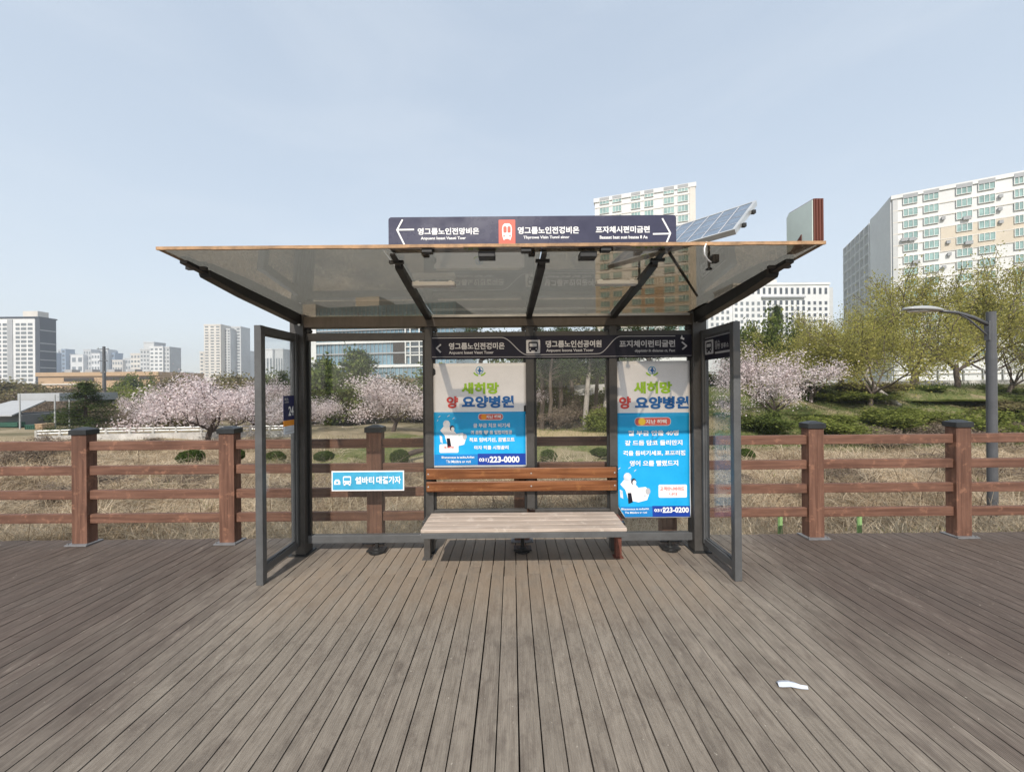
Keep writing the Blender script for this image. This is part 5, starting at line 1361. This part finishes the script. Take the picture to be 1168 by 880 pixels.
plant('spring', 1, 925, 24, 371, 118, 'rounded yellow green tree between the cherry and the leaning trunk', SPG)
plant('spring', 2, 992, 23, 338, 130, 'open yellow green tree left of the lamp head', SPG)
plant('spring', 3, 1092, 27, 304, 165, 'tallest spreading yellow green tree behind the lamp head', SPG)
plant('spring', 4, 1176, 28, 305, 135, 'yellow green tree right of the lamp post cut by the frame edge', SPG)
plant('spring', 2, 1046, 33, 325, 120, 'yellow green tree farther back behind the lamp arm', SPG, 2.0)
plant('spring', 1, 1255, 33, 310, 130, 'yellow green tree outside the right frame edge', SPG, 1.0)
plant('spring', 3, 958, 42, 350, 90, 'yellow green tree far back under the pale side wing', SPG, 3.0)
plant('spring', 4, 1040, 28, 318, 120, 'yellow green tree filling the gap left of the tallest one', SPG, 1.2)
plant('spring', 1, 1130, 36, 306, 130, 'yellow green tree farther back right of the tallest one', SPG, 2.6)
plant('spring', 2, 1150, 25, 345, 100, 'lower yellow green tree close behind the lamp post', SPG, .4)
plant('spring', 3, 962, 27, 352, 100, 'yellow green tree behind the leaning trunk, left side', SPG, 4.0)
plant('bush', 2, 393, 37, 411, 76, 'rounded green tree under the taller dark pine in the left pane', 'brush behind the shelter')
plant('leaning', 1, 1024, 23, 392, 70, 'pale trunk leaning left among the right trees', None, 0.0)
FB = 'mixed brush covering the far left bank'
for i, (u, Y, vt, w_, k, sd, lb) in enumerate(((8, 55, 447, 60, 'olive', 2, 'olive brush directly behind the shed roof'), (38, 48, 452, 50, 'bare', 2, 'bare thicket between the shed and the pale pole'), (66, 46, 455, 56, 'bare', 1, 'bare thicket behind the pale pole'),
        (92, 52, 446, 60, 'bare', 2, 'bare thicket behind the pine, left side'), (126, 48, 450, 60, 'bare', 1, 'bare thicket under the utility pole'), (146, 44, 458, 52, 'olive', 1, 'olive brush right of the utility pole foot'), (172, 46, 447, 58, 'bright', 2, 'fresh green brush above the thin cherry'),
        (200, 48, 443, 60, 'bare', 1, 'bare thicket left of the broad cherry crown'), (230, 46, 440, 60, 'olive', 2, 'olive brush rising behind the broad cherry'), (264, 48, 440, 60, 'bare', 2, 'bare thicket behind the broad cherry, right side'), (300, 46, 442, 60, 'bare', 1, 'bare thicket seen through the left glass screen'),
        (148, 33, 472, 50, 'bare', 2, 'low bare scrub between the pine and the barrier'), (110, 40, 466, 46, 'bush', 2, 'low green bush at the foot of the pine'), (210, 33, 470, 54, 'olive', 1, 'low olive scrub under the broad cherry'), (262, 34, 468, 50, 'bare', 1, 'low bare scrub right of the broad cherry trunk'), (340, 36, 462, 60, 'olive', 2, 'low olive scrub behind the left corner post'),
        (400, 36, 458, 60, 'bare', 2, 'low bare scrub under the pines in the left pane'), (470, 38, 456, 70, 'olive', 1, 'low olive scrub right of the pines in the left pane'), (360, 50, 440, 60, 'olive', 2, 'olive brush under the white end wall in the left pane'), (-20, 50, 446, 70, 'bare', 1, 'bare thicket outside the left frame edge'), (20, 40, 470, 50, 'bare', 2, 'low bare scrub around the green container'))):
    plant(k, sd, u, Y, vt, w_, lb, FB)
for i, (u, Y, vt, w_, k, sd, lb) in enumerate(((20, 14, 500, 90, 'bare', 1, 'tangled brown scrub behind the rails at the far left'), (60, 17, 495, 60, 'bare', 2, 'tangled brown scrub beside the leftmost fence post'), (150, 18, 499, 50, 'bare', 1, 'small brown scrub before the road barrier'), (135, 30, 478, 40, 'bare', 2, 'small brown scrub beyond the barrier beside the pine'), (300, 19, 492, 50, 'bare', 2, 'small brown scrub under the cherry behind the glass screen frame'))):
    plant(k, sd, u, Y, vt, w_, lb, FB)
for i, (u, Y, vt, w_, k, sd, lb) in enumerate(((55, 8.5, 548, 120, 'bare', 1, 'low tangle of dead stems behind the leftmost rails'), (205, 9.5, 541, 110, 'bare', 2, 'low tangle of dead stems between the two left fence posts'), (320, 8, 556, 110, 'bare', 1, 'low tangle of dead stems behind the left glass screen'), (420, 10, 540, 120, 'bare', 2, 'low tangle of dead stems behind the left glass pane'), (870, 9, 545, 110, 'bare', 1, 'low tangle of dead stems right of the right glass screen'), (980, 10.5, 530, 130, 'bare', 2, 'low tangle of dead stems midway along the right rails'), (1060, 8, 552, 110, 'bare', 1, 'low tangle of dead stems left of the rightmost post'), (1120, 11, 520, 130, 'bare', 2, 'low tangle of dead stems behind the lamp post'), (650, 9, 546, 90, 'bare', 2, 'low tangle of dead stems under the middle pane'))):
    plant(k, sd, u, Y, vt, w_, lb, 'tangles of dead stems among the reeds')
GB = 'green bushes on the right bank'
for u, Y, vt, w_, k, sd, lb in ((858, 34, 372, 60, 'bush', 1, 'dark green bushy tree just right of the shelter post'), (905, 40, 380, 70, 'bush', 2, 'dark green bush mass behind the cherry and under the civic block'), (968, 24, 447, 76, 'bright', 1, 'bright yellow green bush left of the leaning trunk'),
                            (1012, 20, 468, 60, 'bright', 2, 'low green bush at the foot of the leaning trunk'), (1090, 24, 455, 90, 'bright', 2, 'wide bright green bush before the retaining wall'), (1150, 22, 458, 74, 'olive', 1, 'olive bush behind the lamp post'),
                            (920, 22, 474, 50, 'bush', 1, 'small green bush beside the cherry foot'), (1195, 23, 452, 90, 'bush', 2, 'green bush at the right frame edge'), (1052, 27, 452, 60, 'bush', 3, 'dark green bush under the tallest yellow green tree')):
    plant(k, sd, u, Y, vt, w_, lb, GB)
for i, (u, Y, vt, w_, k, sd, lb) in enumerate(((945, 19.5, 474, 64, 'bright', 2, 'low yellow green bush right of the cherry foot'), (985, 26, 436, 70, 'olive', 2, 'olive undergrowth behind the leaning trunk'), (1040, 21, 466, 64, 'bright', 1, 'low bright bush right of the leaning trunk'), (1075, 19.5, 480, 60, 'olive', 1, 'low olive bush left of the rightmost post'),
        (1115, 19, 470, 66, 'bright', 2, 'low bright bush left of the lamp post'), (1128, 27, 453, 60, 'bush', 2, 'green hedge bush under the wall left of the lamp post'), (1165, 26, 454, 70, 'bush', 1, 'green hedge bush under the wall right of the lamp post'), (1215, 20, 466, 90, 'bright', 1, 'bright bush outside the right frame edge'), (900, 27, 440, 80, 'bush', 3, 'green bush behind the cherry crown'), (940, 33, 405, 90, 'spring', 4, 'low yellow green tree under the civic block'), (870, 20, 470, 50, 'bush', 2, 'dark low bush left of the cherry foot'))):
    plant(k, sd, u, Y, vt, w_, lb, GB)
MP = 'undergrowth behind the middle pane'
for i, (u, Y, vt, w_, k, sd, lb) in enumerate(((612, 36, 398, 70, 'bush', 1, 'tall dark evergreen mass at the left of the middle pane'), (650, 42, 404, 60, 'olive', 2, 'olive canopy at the centre of the middle pane'), (692, 38, 400, 60, 'bush', 2, 'tall dark evergreen mass at the right of the middle pane'), (632, 24, 462, 50, 'bare', 1, 'bare brown undergrowth left in the middle pane'), (662, 27, 450, 56, 'bare', 2, 'bare brown undergrowth at the centre of the middle pane'), (690, 23, 466, 46, 'bright', 1, 'light green bush low at the right of the middle pane'))):
    plant(k, sd, u, Y, vt, w_, lb, MP)
BR = 'bare scrub on the banks'
for u, Y, vt, w_, sd, lb in ((1000, 17, 494, 80, 1, 'bare brown scrub behind the rail between the two right posts'), (1062, 17.5, 482, 90, 2, 'bare brown scrub just left of the rightmost post'), (1130, 17, 486, 90, 1, 'bare brown scrub around the foot of the lamp post'), (1180, 18, 480, 80, 2, 'bare brown scrub at the right frame edge'),
                         (75, 60, 437, 60, 1, 'bare brown thicket left of the utility pole'), (150, 52, 447, 60, 2, 'bare brown thicket right of the pine'), (195, 60, 436, 56, 1, 'bare brown thicket below the stepped white block'), (228, 58, 434, 50, 2, 'bare brown thicket below the tall tower cluster'), (130, 38, 462, 44, 1, 'low brown scrub behind the road barrier'), (175, 34, 466, 50, 2, 'low brown scrub left of the thin cherry')):
    plant('bare', sd, u, Y, vt, w_, lb, BR)
OL = 'olive brush on the far left bank'
for u, Y, vt, w_, k, sd, lb in ((15, 80, 437, 70, 'olive', 1, 'olive brush under the white slab at the far left'), (48, 75, 440, 46, 'olive', 2, 'olive brush left of the bare thicket'), (168, 56, 441, 36, 'bright', 1, 'fresh green willow like bush among the brown thickets'), (160, 90, 432, 36, 'bush', 2, 'dark evergreen clump right of the parking deck'), (148, 95, 430, 26, 'bush', 1, 'dark evergreen clump at the end of the parking deck'),
                            (205, 85, 430, 50, 'olive', 1, 'olive brush below the low white hall'), (255, 80, 430, 60, 'olive', 2, 'olive brush below the tall tower cluster'), (300, 75, 430, 60, 'olive', 1, 'olive brush seen through the left glass screen'), (110, 85, 438, 50, 'bright', 2, 'green brush behind the pine'), (340, 60, 428, 60, 'bush', 3, 'dark green bush behind the left corner post'),
                            (440, 50, 432, 80, 'olive', 2, 'olive brush behind the full cherry in the left pane'), (500, 55, 425, 90, 'bush', 1, 'green bush behind the shorter poster'), (625, 34, 448, 60, 'bush', 2, 'dark green bush left of the pale trunk in the middle pane'), (672, 33, 448, 70, 'bush', 3, 'dark green bush right of the pale trunk in the middle pane'), (575, 40, 440, 80, 'olive', 1, 'olive brush behind the shorter poster edge'), (745, 38, 440, 90, 'bush', 1, 'green bush behind the taller poster'), (800, 38, 425, 80, 'bush', 2, 'green bush behind the right corner post'), (850, 26, 455, 50, 'bright', 2, 'bright bush between the right screen and the cherry'), (-30, 70, 436, 80, 'olive', 2, 'olive brush outside the left frame edge')):
    plant(k, sd, u, Y, vt, w_, lb, OL if u < 300 or u == 300 else 'brush behind the shelter')
TPY = 'clipped round shrubs on the lawn'
for u, vt, w_, Y, lb in ((217, 513.5, 24, 13.8, 'clipped round shrub on the lawn left of the second fence post'), (266, 512, 20, 14.1, 'clipped round shrub half behind the second fence post'), (313, 515, 21, 13.9, 'clipped round shrub seen through the left glass screen'), (369, 514.5, 20, 13.9, 'clipped round shrub in the left pane beside the corner post'), (455, 513, 20, 14.1, 'clipped round shrub in the left pane right of the fence post'), (625, 513, 18, 13.9, 'smaller clipped round shrub in the middle pane'), (684, 511, 21, 13.6, 'larger clipped round shrub in the middle pane by the taller poster'), (850, 512, 18, 13.9, 'clipped round shrub just right of the glass screen')):
    plant('topiary', 1, u, Y, vt, w_, lb, TPY)

# fallen trunk / low picket seen over the lawn
b = MB(); p = [at(460, 520, 14.5), at(474, 515, 14.8), at(489, 511.5, 15)]; b.tube(p, [.10, .11, .08], 8); b.tube([at(463, 526, 14.5), at(465, 519, 14.5)], .05, 6); b.tube([at(484, 521, 14.9), at(485, 514, 14.9)], .05, 6)
tag(b.build('log', M['bark']), 'dark log lying aslant on the lawn in the left pane', 'log')

# ------------------------------------------------------------------ grass and reeds
def blades(name, n, yr, xk, length, lean, width, mat, seed, mask=None, segs=3, patch=True, spread=.8):
    g = np.random.default_rng(seed); m = n * 3
    y = np.exp(g.uniform(math.log(yr[0]), math.log(yr[1]), m)) if True else 0
    x = g.uniform(-1, 1, m) * (y * xk + .6)
    dens = .5 + .5 * np.sin(x * 1.7 + 2 * np.sin(y * .9)) * np.sin(y * 1.9 + np.sin(x * 1.1) * 2)
    keep = g.random(m) < (.35 + .65 * dens if patch else np.ones(m))
    if mask is not None: keep &= mask(x, y, g)
    x, y = x[keep][:n], y[keep][:n]; n = len(x); z = ground_z(x, y)
    a = g.uniform(-1, 1, n) * spread + 2.2 * np.sin(x * .9 + y * .6) + 1.2 * np.sin(y * 2.1); L = length * g.uniform(.45, 1.25, n)
    le = np.clip(g.normal(lean[0], lean[1], n), .05, 1.5)
    P = [np.stack([x, y, z - .03], -1)]; hd = np.stack([np.cos(a), np.sin(a)], -1)
    bend = g.uniform(.1, .55, n)
    for i in range(segs):
        t = le + bend * i
        st = np.stack([hd[:, 0] * np.sin(t), hd[:, 1] * np.sin(t), np.cos(t)], -1) * (L / segs)[:, None]
        q = P[-1] + st; q[:, 2] = np.maximum(q[:, 2], ground_z(q[:, 0], q[:, 1]) + .01 + .06 * g.random(n)); P.append(q)
    wdir = np.stack([-hd[:, 1], hd[:, 0], np.zeros(n)], -1) + g.normal(size=(n, 3)) * .4
    wdir /= np.linalg.norm(wdir, axis=1)[:, None]
    wd = width * g.uniform(.6, 1.5, n) * (.6 + .4 * y / yr[0])
    k = segs + 1; V = np.zeros((n, k, 2, 3))
    for i in range(k):
        hw = (wd * (1 - .8 * (i / segs) ** 2) / 2)[:, None] * wdir; V[:, i, 0] = P[i] - hw; V[:, i, 1] = P[i] + hw
    base = (np.arange(n) * k * 2)[:, None, None]; fi = np.array([[2 * i, 2 * i + 1, 2 * i + 3, 2 * i + 2] for i in range(segs)])[None]
    Fc = (base + fi).reshape(-1, 4); nf = len(Fc)
    me = bpy.data.meshes.new(name); me.vertices.add(n * k * 2); me.vertices.foreach_set('co', V.ravel())
    me.loops.add(nf * 4); me.loops.foreach_set('vertex_index', Fc.ravel().astype(np.int32)); me.polygons.add(nf)
    me.polygons.foreach_set('loop_start', np.arange(0, nf * 4, 4, dtype=np.int32)); me.polygons.foreach_set('loop_total', np.full(nf, 4, dtype=np.int32))
    var = np.clip(.52 + .42 * np.sin(x * 1.3 + 2 * np.sin(y * .8)) * np.sin(y * 1.5 + np.sin(x)) + g.normal(0, .2, n), 0, 1); at_ = me.attributes.new('var', 'FLOAT', 'FACE'); at_.data.foreach_set('value', np.repeat(var, segs).astype(np.float32))
    me.materials.append(mat); me.update(calc_edges=True); o = bpy.data.objects.new(name, me); COL.objects.link(o); tag(o, kind='stuff'); return o
L_straw = leafmat('dry straw', [(.27, .20, .125), (.50, .40, .275), (.68, .57, .42), (.78, .68, .52)], .55)
L_straw2 = leafmat('grey brown dead stems', [(.13, .095, .065), (.27, .205, .145), (.40, .32, .23)], .35)
L_grass = leafmat('lawn blades', [(.09, .10, .03), (.12, .16, .035), (.20, .22, .06), (.30, .26, .12)], .3)
offlawn = lambda x, y, g: ~((np.abs(x + 1.0) < 6.8 + g.normal(0, .5, len(x))) & (y > 12.8 + g.normal(0, .4, len(x)))) & ~((x > 4) & (y > 16.5))
blades('dry_reeds', 80000, (4.25, 21), 1.5, .55, (1.15, .45), .0075, L_straw, 11, spread=3.2, mask=offlawn)
blades('matted_stems', 26000, (4.6, 20), 1.5, 1.0, (1.4, .2), .008, L_straw, 17, spread=2.0, mask=offlawn)
blades('standing_reeds', 9000, (4.15, 5.4), 1.5, .40, (.5, .35), .006, L_straw, 12, spread=3.2)
blades('dead_stems', 22000, (5.0, 20), 1.5, .8, (1.1, .4), .008, L_straw2, 13, spread=3.2, mask=offlawn)
blades('lawn_grass', 22000, (12.5, 22), 1.5, .14, (.5, .3), .007, L_grass, 14, patch=True, mask=lambda x, y, g: np.abs(x + 1.5) < 9 + g.normal(0, 1.2, len(x)))
blades('bank_grass', 24000, (16, 32), 1.5, .30, (.5, .3), .011, leafmat('bank blades', [(.04, .07, .015), (.08, .12, .025), (.13, .16, .04)], .3), 15, mask=lambda x, y, g: x > 4.5 + g.normal(0, .8, len(x)))
blades('green_shoots', 5200, (4.2, 12.5), 1.5, .22, (.3, .2), .008, L_bright, 16, mask=lambda x, y, g: (np.sin(x * 1.1 + 2) * np.sin(y * 1.4 + x * .3) > .35))

# ------------------------------------------------------------------ air
if HAZE:
    b = MB(); b.box(-900, 900, -8, 900, -6.0, 90.0); hz = b.build('haze', None); tag(hz, kind='stuff')
    t = NT('thin spring haze'); pv = t.n('ShaderNodeVolumePrincipled')
    pv.inputs['Color'].default_value = (.86, .92, 1, 1); pv.inputs['Density'].default_value = HAZE; pv.inputs['Anisotropy'].default_value = .2
    t.l(pv.outputs[0], t.out.inputs['Volume']); hz.data.materials.clear(); hz.data.materials.append(t.m)
